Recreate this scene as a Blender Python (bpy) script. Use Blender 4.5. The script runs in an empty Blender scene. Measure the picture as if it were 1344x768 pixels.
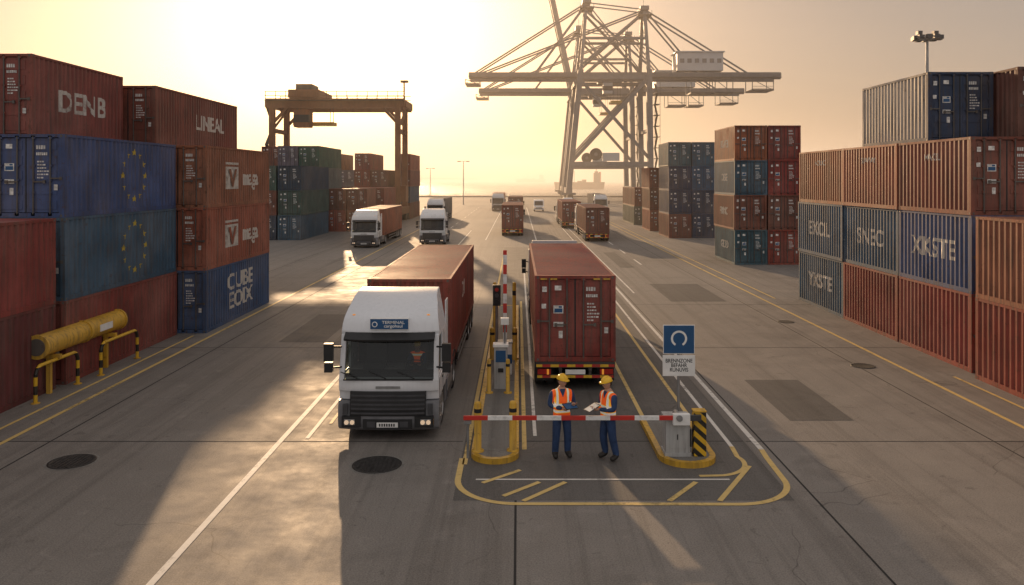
import bpy, bmesh, math, random
from mathutils import Vector, Matrix
random.seed(7)
R=math.radians
scene=bpy.context.scene
COL=scene.collection
CAMH=6.4
SUN_AZ=-12.8; SUN_EL=11.0
SV=Vector((math.sin(R(SUN_AZ))*math.cos(R(SUN_EL)),math.cos(R(SUN_AZ))*math.cos(R(SUN_EL)),math.sin(R(SUN_EL))))

# ------------------------------------------------------------------ materials
def newmat(name):
    m=bpy.data.materials.new(name); m.use_nodes=True
    nt=m.node_tree; nt.nodes.clear()
    out=nt.nodes.new('ShaderNodeOutputMaterial')
    b=nt.nodes.new('ShaderNodeBsdfPrincipled')
    nt.links.new(b.outputs[0],out.inputs[0])
    return m,nt,b,out
def N(nt,t,**k):
    n=nt.nodes.new(t)
    for a,v in k.items(): setattr(n,a,v)
    return n
def noise(nt,vec,scale,detail=4,rough=.55,dist=0):
    n=N(nt,'ShaderNodeTexNoise'); n.inputs['Scale'].default_value=scale
    n.inputs['Detail'].default_value=detail; n.inputs['Roughness'].default_value=rough
    n.inputs['Distortion'].default_value=dist
    if vec is not None: nt.links.new(vec,n.inputs['Vector'])
    return n.outputs['Fac']
def mapr(nt,val,a,b,c,d):
    n=N(nt,'ShaderNodeMapRange'); n.clamp=True
    nt.links.new(val,n.inputs[0])
    for i,v in zip((1,2,3,4),(a,b,c,d)): n.inputs[i].default_value=v
    return n.outputs[0]
def mapping(nt,vec,scale=(1,1,1)):
    n=N(nt,'ShaderNodeMapping'); nt.links.new(vec,n.inputs['Vector'])
    n.inputs['Scale'].default_value=scale
    return n.outputs[0]
def mix(nt,fac,a,b,mode='MIX'):
    n=N(nt,'ShaderNodeMix'); n.data_type='RGBA'; n.blend_type=mode
    for sock,v in ((n.inputs[0],fac),(n.inputs[6],a),(n.inputs[7],b)):
        if isinstance(v,(int,float)): sock.default_value=v
        elif isinstance(v,(tuple,list)): sock.default_value=(*v[:3],1)
        else: nt.links.new(v,sock)
    return n.outputs[2]
def math_(nt,op,a,b=0.0):
    n=N(nt,'ShaderNodeMath'); n.operation=op
    for s,v in ((n.inputs[0],a),(n.inputs[1],b)):
        if isinstance(v,(int,float)): s.default_value=v
        else: nt.links.new(v,s)
    return n.outputs[0]
def bump(nt,b,h,strength=.3,dist=.01):
    n=N(nt,'ShaderNodeBump'); n.inputs['Strength'].default_value=strength; n.inputs['Distance'].default_value=dist
    nt.links.new(h,n.inputs['Height']); nt.links.new(n.outputs[0],b.inputs['Normal'])
def objvec(nt,rnd=True):
    tc=N(nt,'ShaderNodeTexCoord')
    if not rnd: return tc.outputs['Object']
    oi=N(nt,'ShaderNodeObjectInfo')
    m=math_(nt,'MULTIPLY',oi.outputs['Random'],57.0)
    v=N(nt,'ShaderNodeVectorMath'); v.operation='ADD'
    nt.links.new(tc.outputs['Object'],v.inputs[0]); nt.links.new(m,v.inputs[1])
    return v.outputs[0]

def mat_paint(name,color=None,rust=.5,rough=.5,dirt=.5,metal=0.0,rustcol=(.085,.04,.022),spec=.35):
    m,nt,b,o=newmat(name)
    v=objvec(nt)
    if color is None:
        oi=N(nt,'ShaderNodeObjectInfo'); c=oi.outputs['Color']
    else:
        r=N(nt,'ShaderNodeRGB'); r.outputs[0].default_value=(*color,1); c=r.outputs[0]
    n1=noise(nt,v,.7,6)
    t=mapr(nt,n1,.3,.7,1-.35*dirt,1+.25*dirt)
    hs=N(nt,'ShaderNodeHueSaturation'); nt.links.new(c,hs.inputs['Color']); nt.links.new(t,hs.inputs['Value'])
    st=noise(nt,mapping(nt,v,(5,5,.35)),2.2,5)
    c2=mix(nt,math_(nt,'MULTIPLY',mapr(nt,st,.46,.68,0,1),.62*dirt),hs.outputs[0],(.06,.045,.035))
    fade=noise(nt,v,.35,5)
    c2=mix(nt,mapr(nt,fade,.45,.75,.04*dirt,.3*dirt),c2,(.30,.24,.19))
    sp=noise(nt,v,7,8,.7)
    c3=mix(nt,mapr(nt,sp,.62-.07*rust,.67,0,rust),c2,rustcol)
    nt.links.new(c3,b.inputs['Base Color'])
    rr=mapr(nt,n1,.3,.7,rough-.08,rough+.15)
    nt.links.new(rr,b.inputs['Roughness']); b.inputs['Metallic'].default_value=metal
    b.inputs['Specular IOR Level'].default_value=spec
    bump(nt,b,noise(nt,v,3.0,5),.25*min(1,dirt*2),.02)
    return m
def mat_simple(name,color,rough=.5,metal=0,var=.25,scale=4,emit=None,es=0,coat=0):
    m,nt,b,o=newmat(name)
    v=objvec(nt,False)
    n1=noise(nt,v,scale,5)
    hs=N(nt,'ShaderNodeHueSaturation'); hs.inputs['Color'].default_value=(*color,1)
    nt.links.new(mapr(nt,n1,.3,.7,1-var,1+var),hs.inputs['Value'])
    nt.links.new(hs.outputs[0],b.inputs['Base Color'])
    b.inputs['Roughness'].default_value=rough; b.inputs['Metallic'].default_value=metal
    b.inputs['Coat Weight'].default_value=coat
    if emit:
        b.inputs['Emission Color'].default_value=(*emit,1); b.inputs['Emission Strength'].default_value=es
    return m
def mat_worn(name,col,lo,hi,mn,mx_,s1=5,rough=.6):
    m,nt,b,o=newmat(name)
    v=objvec(nt,False)
    n1=noise(nt,v,s1,8,.75); n2=noise(nt,v,.35,3)
    w=math_(nt,'ADD',mapr(nt,n1,.3,.75,0,.75),mapr(nt,n2,.35,.7,0,.45))
    c=mix(nt,mapr(nt,n1,.3,.7,0,.5),col,tuple(x*.6 for x in col))
    nt.links.new(c,b.inputs['Base Color']); b.inputs['Roughness'].default_value=rough; b.inputs['Specular IOR Level'].default_value=.3
    t=N(nt,'ShaderNodeBsdfTransparent'); mx=N(nt,'ShaderNodeMixShader')
    nt.links.new(mapr(nt,w,lo,hi,mn,mx_),mx.inputs[0]); nt.links.new(b.outputs[0],mx.inputs[1]); nt.links.new(t.outputs[0],mx.inputs[2])
    nt.links.new(mx.outputs[0],o.inputs[0])
    return m

M={}
M['cpaint']=mat_paint('container_paint',None,.6,.52,.95)
M['cpaint_white']=mat_paint('container_paint_pale',(.5,.45,.39),.5,.6,.9)
M['chard']=mat_paint('container_hardware',(.12,.11,.10),.6,.5,.8,.3)
M['cframe']=mat_paint('container_frame_paint',None,.8,.65,1.0,spec=.25)
M['label']=mat_simple('container_label_print',(.66,.64,.6),.6,0,.4,9)
M['decal']=mat_worn('container_logo_paint',(.64,.59,.52),.7,1.1,.08,.65,3)
M['star']=mat_worn('faded_yellow_star_paint',(.55,.40,.06),.7,1.1,.05,.6,3)
M['cab']=mat_paint('truck_cab_paint',None,.0,.24,.1,spec=.6)
M['grey']=mat_simple('dark_grey_plastic',(.055,.055,.06),.45)
M['lgrey']=mat_simple('bumper_grey',(.16,.16,.17),.4)
M['black']=mat_simple('black_plastic',(.015,.015,.016),.5)
M['rubber']=mat_simple('tyre_rubber',(.025,.024,.023),.8,0,.4)
M['rim']=mat_simple('wheel_rim_metal',(.35,.34,.33),.35,.7)
M['chassis']=mat_paint('chassis_steel',(.05,.048,.045),.5,.6,.8,.3)
M['lamp_on']=mat_simple('headlight_lens_lit',(.8,.75,.65),.15,0,.05,4,(1,.6,.3),.35)
M['amber']=mat_simple('amber_marker_lens',(.8,.28,.03),.3,0,.05,4,(1,.4,.05),.3)
M['redlens']=mat_simple('red_tail_lens',(.35,.02,.015),.25)
M['steel']=mat_simple('galvanised_steel',(.3,.3,.3),.45,.6)
M['white']=mat_simple('white_enamel',(.78,.77,.74),.4,0,.1)
M['red']=mat_simple('red_enamel',(.45,.03,.02),.4,0,.15)
M['signblue']=mat_simple('sign_blue',(.015,.08,.2),.4,0,.1)
M['yellow']=mat_paint('safety_yellow_paint',(.66,.38,.035),.5,.45,.75)
M['orangecrane']=mat_paint('crane_orange_paint',(.22,.085,.03),.4,.6,.6)
M['greycrane']=mat_paint('crane_grey_paint',(.14,.145,.16),.25,.6,.5)
M['craneHouse']=mat_simple('crane_house_panels',(.42,.42,.43),.5,0,.08,.3)
M['ship']=mat_simple('ship_hull',(.03,.03,.04),.6,0,.2,.05)
M['cabinet']=mat_paint('barrier_cabinet_paint',(.42,.42,.41),.2,.5,.5)
M['skin']=mat_simple('skin',(.50,.27,.18),.55,0,.08,20)
M['hair']=mat_simple('dark_hair',(.04,.025,.018),.7)
M['eye']=mat_simple('eye_white',(.7,.68,.65),.3)
M['helmet']=mat_simple('yellow_helmet_plastic',(.9,.52,.015),.3,0,.08,3,coat=.3)
M['overall']=mat_simple('blue_overall_cloth',(.022,.05,.13),.85,0,.4,6)
M['boot']=mat_simple('boot_leather',(.02,.016,.013),.6)
M['paper']=mat_simple('clipboard_paper',(.7,.68,.62),.7)
M['iron']=mat_simple('cast_iron',(.035,.032,.03),.6,.3,.5,8)

def mat_vest(name,masked):
    m,nt,b,o=newmat(name)
    v=objvec(nt,False)
    sep=N(nt,'ShaderNodeSeparateXYZ'); nt.links.new(v,sep.inputs[0])
    z=sep.outputs[2]; x=math_(nt,'ABSOLUTE',sep.outputs[0]); y=sep.outputs[1]
    def band(val,c,h):
        d=math_(nt,'ABSOLUTE',math_(nt,'SUBTRACT',val,c)); return math_(nt,'LESS_THAN',d,h)
    hb=math_(nt,'MAXIMUM',band(z,1.03,.022),band(z,1.17,.022))
    vb=math_(nt,'MULTIPLY',band(x,.12,.02),math_(nt,'GREATER_THAN',z,1.17))
    rf=math_(nt,'MAXIMUM',hb,vb)
    hb2=math_(nt,'MAXIMUM',band(z,1.03,.034),band(z,1.17,.034))
    vb2=math_(nt,'MULTIPLY',band(x,.12,.03),math_(nt,'GREATER_THAN',z,1.17))
    yf=math_(nt,'MAXIMUM',hb2,vb2)
    n1=noise(nt,v,9,4)
    base=mix(nt,mapr(nt,n1,.35,.7,0,1),(.95,.13,.015),(.8,.09,.01))
    c=mix(nt,yf,base,(.8,.6,.05)); c=mix(nt,rf,c,(.62,.62,.6))
    if masked:
        k=math_(nt,'MULTIPLY',math_(nt,'GREATER_THAN',z,.92),math_(nt,'LESS_THAN',x,.215))
        k=math_(nt,'MULTIPLY',k,math_(nt,'GREATER_THAN',y,-.175))
        vn=math_(nt,'MULTIPLY',math_(nt,'LESS_THAN',x,math_(nt,'MULTIPLY',math_(nt,'SUBTRACT',z,1.33),.42)),math_(nt,'LESS_THAN',y,.02))
        k=math_(nt,'MULTIPLY',k,math_(nt,'SUBTRACT',1.0,vn))
        cloth=mix(nt,mapr(nt,noise(nt,v,6,5),.3,.7,0,1),(.028,.062,.16),(.014,.034,.09))
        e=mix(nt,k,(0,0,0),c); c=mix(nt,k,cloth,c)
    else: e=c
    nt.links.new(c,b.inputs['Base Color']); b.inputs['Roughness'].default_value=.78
    nt.links.new(e,b.inputs['Emission Color']); b.inputs['Emission Strength'].default_value=.2  # slight glow added to the vest colours, brightening them against the backlight
    bump(nt,b,noise(nt,v,14,3),.6,.025)
    return m
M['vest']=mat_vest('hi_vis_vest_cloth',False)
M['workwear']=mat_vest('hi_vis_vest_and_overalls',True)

def mat_stripes(name,c1,c2,ax,period,diag=0.0,rough=.45):
    m,nt,b,o=newmat(name)
    v=objvec(nt,False); sep=N(nt,'ShaderNodeSeparateXYZ'); nt.links.new(v,sep.inputs[0])
    s=sep.outputs[ax]
    if diag: s=math_(nt,'ADD',s,math_(nt,'MULTIPLY',math_(nt,'ADD',sep.outputs[0],sep.outputs[1]),diag))
    f=math_(nt,'FRACT',math_(nt,'DIVIDE',math_(nt,'ADD',s,100.0),period))
    g=math_(nt,'GREATER_THAN',f,.5)
    n1=noise(nt,v,6,5)
    c=mix(nt,g,c1,c2); c=mix(nt,mapr(nt,n1,.5,.8,0,.5),c,(.1,.08,.06))
    nt.links.new(c,b.inputs['Base Color']); b.inputs['Roughness'].default_value=rough
    return m
M['arm']=mat_stripes('barrier_arm_paint',(.8,.79,.76),(.55,.03,.02),0,1.1)
M['armv']=mat_stripes('raised_arm_paint',(.8,.79,.76),(.55,.03,.02),2,.62)
M['chev']=mat_stripes('hazard_stripes',(.68,.40,.02),(.015,.014,.012),2,.26,.9)
M['pipeband']=mat_stripes('banded_rail_paint',(.68,.40,.02),(.02,.017,.012),2,.5)
M['rearstripe']=mat_stripes('reflective_tape',(.7,.42,.03),(.45,.03,.02),0,.5)

def mat_glass():
    m,nt,b,o=newmat('cab_window_glass')
    b.inputs['Base Color'].default_value=(.02,.022,.022,1); b.inputs['Roughness'].default_value=.03; b.inputs['Specular IOR Level'].default_value=.9
    t=N(nt,'ShaderNodeBsdfTransparent'); t.inputs[0].default_value=(.62,.68,.66,1)
    mx=N(nt,'ShaderNodeMixShader'); mx.inputs[0].default_value=.42
    nt.links.new(t.outputs[0],mx.inputs[1]); nt.links.new(b.outputs[0],mx.inputs[2]); nt.links.new(mx.outputs[0],o.inputs[0])
    return m
M['glass']=mat_glass()

def mat_concrete(name,base,dark,stain=1.0,r0=.54,r1=.8,slab=True):
    m,nt,b,o=newmat(name)
    v=objvec(nt,False)
    big=noise(nt,v,.07,5,.6); med=noise(nt,v,.9,9,.72); fine=noise(nt,v,34,6,.75)
    c=mix(nt,mapr(nt,big,.32,.68,0,1),base,tuple(x*.74 for x in base))
    if slab:
        sv=N(nt,'ShaderNodeVectorMath'); sv.operation='MULTIPLY_ADD'; nt.links.new(v,sv.inputs[0]); sv.inputs[1].default_value=(1/5.75,1/11.0,0); sv.inputs[2].default_value=(.01,-.78,0)
        fl=N(nt,'ShaderNodeVectorMath'); fl.operation='FLOOR'; nt.links.new(sv.outputs[0],fl.inputs[0])
        wn=N(nt,'ShaderNodeTexWhiteNoise'); wn.noise_dimensions='2D'; nt.links.new(fl.outputs[0],wn.inputs['Vector'])
        hs=N(nt,'ShaderNodeHueSaturation'); nt.links.new(c,hs.inputs['Color']); nt.links.new(mapr(nt,wn.outputs['Value'],0,1,.84,1.12),hs.inputs['Value']); c=hs.outputs[0]
    c=mix(nt,mapr(nt,med,.42,.7,0,.6*stain),c,dark)
    tr=noise(nt,mapping(nt,v,(1.5,.025,1)),1.0,7,.7,.15)
    c=mix(nt,mapr(nt,tr,.5,.66,0,.6*stain),c,tuple(x*.5 for x in dark))
    tr2=noise(nt,mapping(nt,v,(6,.06,1)),1.0,4,.6,.1)
    c=mix(nt,mapr(nt,tr2,.56,.7,0,.4*stain),c,tuple(x*.6 for x in dark))
    sp=noise(nt,v,2.6,5,.6,1.0)
    c=mix(nt,mapr(nt,sp,.64,.69,0,.5*stain),c,tuple(x*.4 for x in dark))
    sp2=noise(nt,v,.45,6,.65,.8)
    c=mix(nt,mapr(nt,sp2,.56,.66,0,.42*stain),c,tuple(x*.7 for x in dark))
    li=noise(nt,v,1.7,7,.7,.4)
    c=mix(nt,mapr(nt,li,.56,.74,0,.4),c,tuple(min(1,x*1.5) for x in base))
    c=mix(nt,mapr(nt,fine,.42,.62,0,.4),c,tuple(x*1.45 for x in base))
    c=mix(nt,mapr(nt,fine,.52,.36,0,.35),c,tuple(x*.5 for x in dark))
    dv=N(nt,'ShaderNodeTexNoise'); dv.inputs['Scale'].default_value=.7; nt.links.new(v,dv.inputs['Vector'])
    add=N(nt,'ShaderNodeVectorMath'); add.operation='ADD'; nt.links.new(v,add.inputs[0]); nt.links.new(dv.outputs['Color'],add.inputs[1])
    vo=N(nt,'ShaderNodeTexVoronoi'); vo.feature='DISTANCE_TO_EDGE'; vo.inputs['Scale'].default_value=.16; nt.links.new(add.outputs[0],vo.inputs['Vector'])
    cr=math_(nt,'MULTIPLY',mapr(nt,vo.outputs['Distance'],.0,.0024,1,0),mapr(nt,noise(nt,v,.25,2),.5,.58,0,.6))
    c=mix(nt,cr,c,(.02,.018,.016))
    nt.links.new(c,b.inputs['Base Color'])
    rr=mapr(nt,med,.3,.75,r1,r0); nt.links.new(rr,b.inputs['Roughness']); b.inputs['Specular IOR Level'].default_value=.35
    h=math_(nt,'ADD',math_(nt,'MULTIPLY',fine,.35),med)
    bump(nt,b,h,.4,.012)
    return m
M['concrete']=mat_concrete('yard_concrete',(.235,.213,.19),(.13,.117,.104))
M['asphalt']=mat_concrete('lane_asphalt',(.14,.131,.12),(.08,.074,.068))
M['patch']=mat_concrete('patch_asphalt',(.10,.095,.09),(.06,.056,.052),slab=False)
M['kerb']=mat_concrete('kerb_concrete',(.22,.21,.19),(.11,.1,.09),slab=False)
M['joint']=mat_simple('joint_sealant',(.022,.02,.019),.85)
M['mwhite']=mat_worn('white_line_paint',(.8,.76,.69),.62,1.05,.05,.8)
M['myellow']=mat_worn('yellow_line_paint',(.76,.54,.2),.62,1.05,.05,.78)

def mat_water():
    m,nt,b,o=newmat('sea_water')
    v=objvec(nt,False)
    b.inputs['Base Color'].default_value=(.03,.045,.05,1); b.inputs['Roughness'].default_value=.25
    h=noise(nt,mapping(nt,v,(.05,.12,1)),1.0,8,.7)
    bump(nt,b,h,.9,3.0)
    return m
M['water']=mat_water()

# ------------------------------------------------------------------ mesh builder
class MB:
    def __init__(s): s.v=[]; s.f=[]; s.m=[]; s.mats=[]; s.sm=[]
    def mi(s,mat):
        if mat not in s.mats: s.mats.append(mat)
        return s.mats.index(mat)
    def add(s,vs,fs,mat,smooth=False):
        o=len(s.v); s.v+= [tuple(x) for x in vs]; k=s.mi(mat)
        for f in fs: s.f.append(tuple(o+i for i in f)); s.m.append(k); s.sm.append(smooth)
    def box(s,x0,x1,y0,y1,z0,z1,mat):
        vs=[(x,y,z) for z in(z0,z1) for y in(y0,y1) for x in(x0,x1)]
        s.add(vs,[(0,2,3,1),(4,5,7,6),(0,1,5,4),(2,6,7,3),(0,4,6,2),(1,3,7,5)],mat)
    def prism(s,prof,x0,x1,mat,wf=None):
        n=len(prof); vs=[]
        for x in(x0,x1):
            for (y,z) in prof: vs.append((x*(wf(z) if wf else 1),y,z))
        fs=[tuple(range(n))[::-1],tuple(range(n,2*n))]+[(i,(i+1)%n,n+(i+1)%n,n+i) for i in range(n)]
        s.add(vs,fs,mat)
    def loft(s,prof,W,mat,wf=None,curve=.12,nx=12):
        n=len(prof); vs=[]
        for i in range(nx+1):
            t=-1+2*i/nx
            for (y,z) in prof: vs.append((t*W*(wf(z) if wf else 1),y+(curve*abs(t)**3 if y<1 else 0),z))
        fs=[tuple(range(n))[::-1],tuple(range(nx*n,(nx+1)*n))]
        for i in range(nx):
            fs+=[(i*n+j,i*n+(j+1)%n,(i+1)*n+(j+1)%n,(i+1)*n+j) for j in range(n)]
        s.add(vs,fs,mat)
    def beam(s,p,q,w,h,mat,up=(0,0,1)):
        p=Vector(p);q=Vector(q);d=(q-p).normalized(); u=Vector(up)
        if abs(d.dot(u))>.98: u=Vector((0,1,0))
        a=d.cross(u).normalized(); b=a.cross(d).normalized()
        vs=[e+a*(i*w/2)+b*(j*h/2) for e in(p,q) for j in(-1,1) for i in(-1,1)]
        s.add(vs,[(0,2,3,1),(4,5,7,6),(0,1,5,4),(2,6,7,3),(0,4,6,2),(1,3,7,5)],mat)
    def cyl(s,p,q,r,mat,seg=12,r2=None,smooth=True):
        p=Vector(p);q=Vector(q);d=(q-p).normalized(); u=Vector((0,0,1))
        if abs(d.dot(u))>.98: u=Vector((0,1,0))
        a=d.cross(u).normalized(); b=a.cross(d).normalized(); r2=r if r2 is None else r2
        vs=[e+(a*math.cos(2*math.pi*i/seg)+b*math.sin(2*math.pi*i/seg))*rr for e,rr in((p,r),(q,r2)) for i in range(seg)]
        s.add(vs,[(i,(i+1)%seg,seg+(i+1)%seg,seg+i) for i in range(seg)],mat,smooth)
        s.add(vs,[tuple(range(seg))[::-1],tuple(range(seg,2*seg))],mat)
    def tube(s,pts,r,mat,seg=10):
        for i in range(len(pts)-1):
            s.cyl(pts[i],pts[i+1],r,mat,seg)
    def lathe(s,prof,mat,c=(0,0,0),axis='x',seg=28):
        vs=[];n=len(prof)
        for i in range(seg):
            t=2*math.pi*i/seg
            for (r,h) in prof:
                if axis=='x': vs.append((c[0]+h,c[1]+r*math.cos(t),c[2]+r*math.sin(t)))
                else: vs.append((c[0]+r*math.cos(t),c[1]+r*math.sin(t),c[2]+h))
        fs=[(i*n+j,i*n+j+1,((i+1)%seg)*n+j+1,((i+1)%seg)*n+j) for i in range(seg) for j in range(n-1)]
        s.add(vs,fs,mat,True)
    def ell(s,c,r,mat,seg=20,rings=14,fn=None):
        vs=[];fs=[]
        for j in range(rings+1):
            ph=math.pi*j/rings
            for i in range(seg):
                t=2*math.pi*i/seg
                p=Vector((math.sin(ph)*math.cos(t),math.sin(ph)*math.sin(t),math.cos(ph)))
                q=Vector((p.x*r[0],p.y*r[1],p.z*r[2]))
                if fn: q=fn(q,p)
                vs.append((c[0]+q.x,c[1]+q.y,c[2]+q.z))
        for j in range(rings):
            for i in range(seg):
                fs.append((j*seg+i,(j+1)*seg+i,(j+1)*seg+(i+1)%seg,j*seg+(i+1)%seg))
        s.add(vs,fs,mat,True)
    def strip(s,pts,w,z,mat):
        n=len(pts); L=[]
        for i in range(n):
            a=Vector(pts[max(i-1,0)]);b=Vector(pts[min(i+1,n-1)]);d=(b-a).normalized(); nn=Vector((-d.y,d.x))
            p=Vector(pts[i]); L+= [(p.x+nn.x*w/2,p.y+nn.y*w/2,z),(p.x-nn.x*w/2,p.y-nn.y*w/2,z)]
        s.add(L,[(2*i,2*i+1,2*i+3,2*i+2) for i in range(n-1)],mat)
    def mesh(s,name,recalc=True):
        me=bpy.data.meshes.new(name); me.from_pydata(s.v,[],s.f)
        for m in s.mats: me.materials.append(m)
        for p,k,sm in zip(me.polygons,s.m,s.sm): p.material_index=k; p.use_smooth=sm
        if recalc:
            bm=bmesh.new(); bm.from_mesh(me); bmesh.ops.recalc_face_normals(bm,faces=bm.faces); bm.to_mesh(me); bm.free()
        me.update(); return me
    def obj(s,name,parent=None,bevel=0,loc=(0,0,0),rot=0,seg=2):
        o=bpy.data.objects.new(name,s.mesh(name)); COL.objects.link(o)
        o.location=loc; o.rotation_euler=(0,0,rot)
        if bevel:
            b=o.modifiers.new('bevel','BEVEL'); b.width=bevel; b.segments=seg; b.limit_method='ANGLE'; b.angle_limit=R(35)
            b.harden_normals=False
        if parent: o.parent=parent
        return o
def empty(name,loc=(0,0,0),rot=0):
    e=bpy.data.objects.new(name,None); COL.objects.link(e); e.location=loc; e.rotation_euler=(0,0,rot); e.empty_display_size=.5; return e
def child(name,me,parent,loc=(0,0,0),rot=0):
    o=bpy.data.objects.new(name,me); COL.objects.link(o); o.parent=parent; o.location=loc; o.rotation_euler=(0,0,rot); return o
def text(name,body,parent,loc,size,facing,mat,sx=1.0,align='CENTER',extr=.002):
    cu=bpy.data.curves.new(name,'FONT'); cu.body=body; cu.size=size; cu.align_x=align; cu.align_y='CENTER'; cu.extrude=extr; cu.offset=.012*size
    cu.space_line=.85
    o=bpy.data.objects.new(name,cu); COL.objects.link(o); cu.materials.append(mat)
    cols={'+x':((0,1,0),(0,0,1),(1,0,0)),'-x':((0,-1,0),(0,0,1),(-1,0,0)),'-y':((1,0,0),(0,0,1),(0,-1,0))}[facing]
    m=Matrix.Identity(4)
    for c in range(3):
        for r in range(3): m[r][c]=cols[c][r]*(sx if c==0 else 1)
    m.translation=Vector(loc)
    o.parent=parent; o.matrix_local=m
    return o

# ------------------------------------------------------------------ ground
g=MB(); g.add([(-3000,-2500,0),(3000,-2500,0),(3000,285,0),(-3000,285,0)],[(0,1,2,3)],M['concrete'])
g.add([(-3000,285,0),(3000,285,0),(3000,285,-6),(-3000,285,-6)],[(0,1,2,3)],M['kerb'])
g.obj('ground')
w=MB(); w.add([(-15000,285.2,-3),(15000,285.2,-3),(15000,26000,-3),(-15000,26000,-3)],[(0,1,2,3)],M['water']); w.obj('sea')
p=MB()
def grect(b,x0,x1,y0,y1,z,mat): b.add([(x0,y0,z),(x1,y0,z),(x1,y1,z),(x0,y1,z)],[(0,1,2,3)],mat)
grect(p,-1.3,5.5,16.0,75,.004,M['asphalt']); p.obj('asphalt_lane')
p=MB()
for a in((7.2,8.9,21.3,25.6),(-9.4,-7.6,31.5,38),(8.0,10.9,42,49),(-8.5,-6.6,64,72),(7.4,8.4,58,70)): grect(p,*a,.0045,M['patch'])
p.obj('pavement_repair_patches')
j=MB()
for x in(-11.4,-.05,5.95,11.6,-17.2): grect(j,x-.022,x+.022,-10,16.0 if -1.3<x<5.5 else 230,.003,M['joint'])
for y in(8.5,19.6,30.5,41,52,63,75,87,99,112,125): 
    grect(j,-60,-1.35,y-.02,y+.02,.0035,M['joint']); grect(j,5.55,60,y-.02,y+.02,.0035,M['joint'])
    grect(j,-1.29,5.49,y-.02,y+.02,.0065,M['joint'])
j.obj('pavement_joints')
mk=MB(); W_=M['mwhite']; Y_=M['myellow']; Z=.009
def line(x,y0,y1,w=.13,mat=W_): mk.strip([(x,y0),(x,y1)],w,Z,mat)
line(-5.8,2,100,.13)
line(5.75,19,110,.13); line(5.1,19.2,80,.1,W_)
line(-12.5,4,110,.13,Y_); line(-13.25,4,32.8,.1,Y_)
line(13.0,4,130,.13,Y_); line(14.1,4,26,.1,Y_); line(13.75,43,130,.1,Y_)
line(-1.2,18,70,.11,Y_); line(.15,19,42,.11,Y_); line(.42,20,60,.09,W_)
line(3.35,21.5,60,.11,Y_); line(4.6,21.5,60,.11,Y_)
line(-4.9,21,34,.08,Y_); line(-5.2,19.8,34,.1,W_)
for y in range(60,180,9): mk.strip([(-8.8,y),(-8.8,y+4)],.13,Z,W_); mk.strip([(9.2,y),(9.2,y+4)],.13,Z,W_)
for x in(-3.4,1.9): line(x,84,180,.14,W_)
line(6.5,45,120,.1,W_)
def arc(cx,cy,r,a0,a1,n=14): return [(cx+r*math.cos(R(a0+(a1-a0)*i/n)),cy+r*math.sin(R(a0+(a1-a0)*i/n))) for i in range(n+1)]
outer=[(-1.28,18.4)]+arc(.0,17.1,1.28,180,270)+[(2,15.82)]+arc(4.35,17.1,1.3,270,360)+[(5.7,18.4),(5.75,19)]
mk.strip(outer,.13,Z,Y_)
inner=[(5.1,19.2)]+arc(4.2,18.2,.9,20,-75)+[(3.9,17.3)]
mk.strip(inner,.11,Z+.003,Y_)
mk.strip([(-.9,17.1),(4.5,17.1)],.07,Z+.002,W_)
for a,b in(((-.75,16.9),(.05,17.65)),((-.3,16.2),(.45,16.95)),((3.0,15.95),(3.75,16.95)),((4.0,15.95),(5.15,17.9)),((.1,15.95),(1.0,16.95))):
    mk.strip([a,b],.11,Z+.004,Y_)
mk.strip([(-12,56),(-7,58)],.12,Z,W_)
mk.obj('road_markings')

# islands
def island(name,x0,x1,y0,y1,nose=True):
    r=(x1-x0)/2; cx=(x0+x1)/2
    def poly(ins): 
        rr=r-ins; return arc(cx,y0+r,rr,180,360,16)+[(x1-ins,y1-ins),(x0+ins,y1-ins)]
    b=MB(); o=poly(0); i=poly(.13); n=len(o)
    vs=[(*q,0) for q in o]+[(*q,.13) for q in o]+[(*q,.13) for q in i]+[(*q,.12) for q in i]
    fs=[(k,(k+1)%n,n+(k+1)%n,n+k) for k in range(n)]+[(n+k,n+(k+1)%n,2*n+(k+1)%n,2*n+k) for k in range(n)]+[(2*n+k,2*n+(k+1)%n,3*n+(k+1)%n,3*n+k) for k in range(n)]
    b.add(vs,fs,M['yellow']); b.add([(*q,.12) for q in i],[tuple(range(n))],M['kerb'])
    return b.obj(name)
island('kerb_island',-1.08,0.02,18.0,40)
island('kerb_island',3.2,4.5,17.75,21.2)
def manhole(x,y,r):
    b=MB(); b.lathe([(r,.002),(r,.012),(r*.9,.014),(r*.88,.008),(r*.0,.008)],M['iron'],axis='z',seg=36)
    for k in range(-4,5):
        h=math.sqrt(max(.01,(r*.82)**2-(k*r*.18)**2)); b.box(k*r*.18-.02,k*r*.18+.02,-h,h,.008,.016,M['iron'])
    b.lathe([(r*1.12,.004),(r*1.02,.005)],M['kerb'],axis='z',seg=36)
    b.obj('manhole_cover',loc=(x,y,0))
manhole(-10.1,18.2,.5); manhole(-3.16,18.0,.55); manhole(11.8,27.5,.4); manhole(-9.5,48,.4); manhole(12,36,.35)

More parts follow.
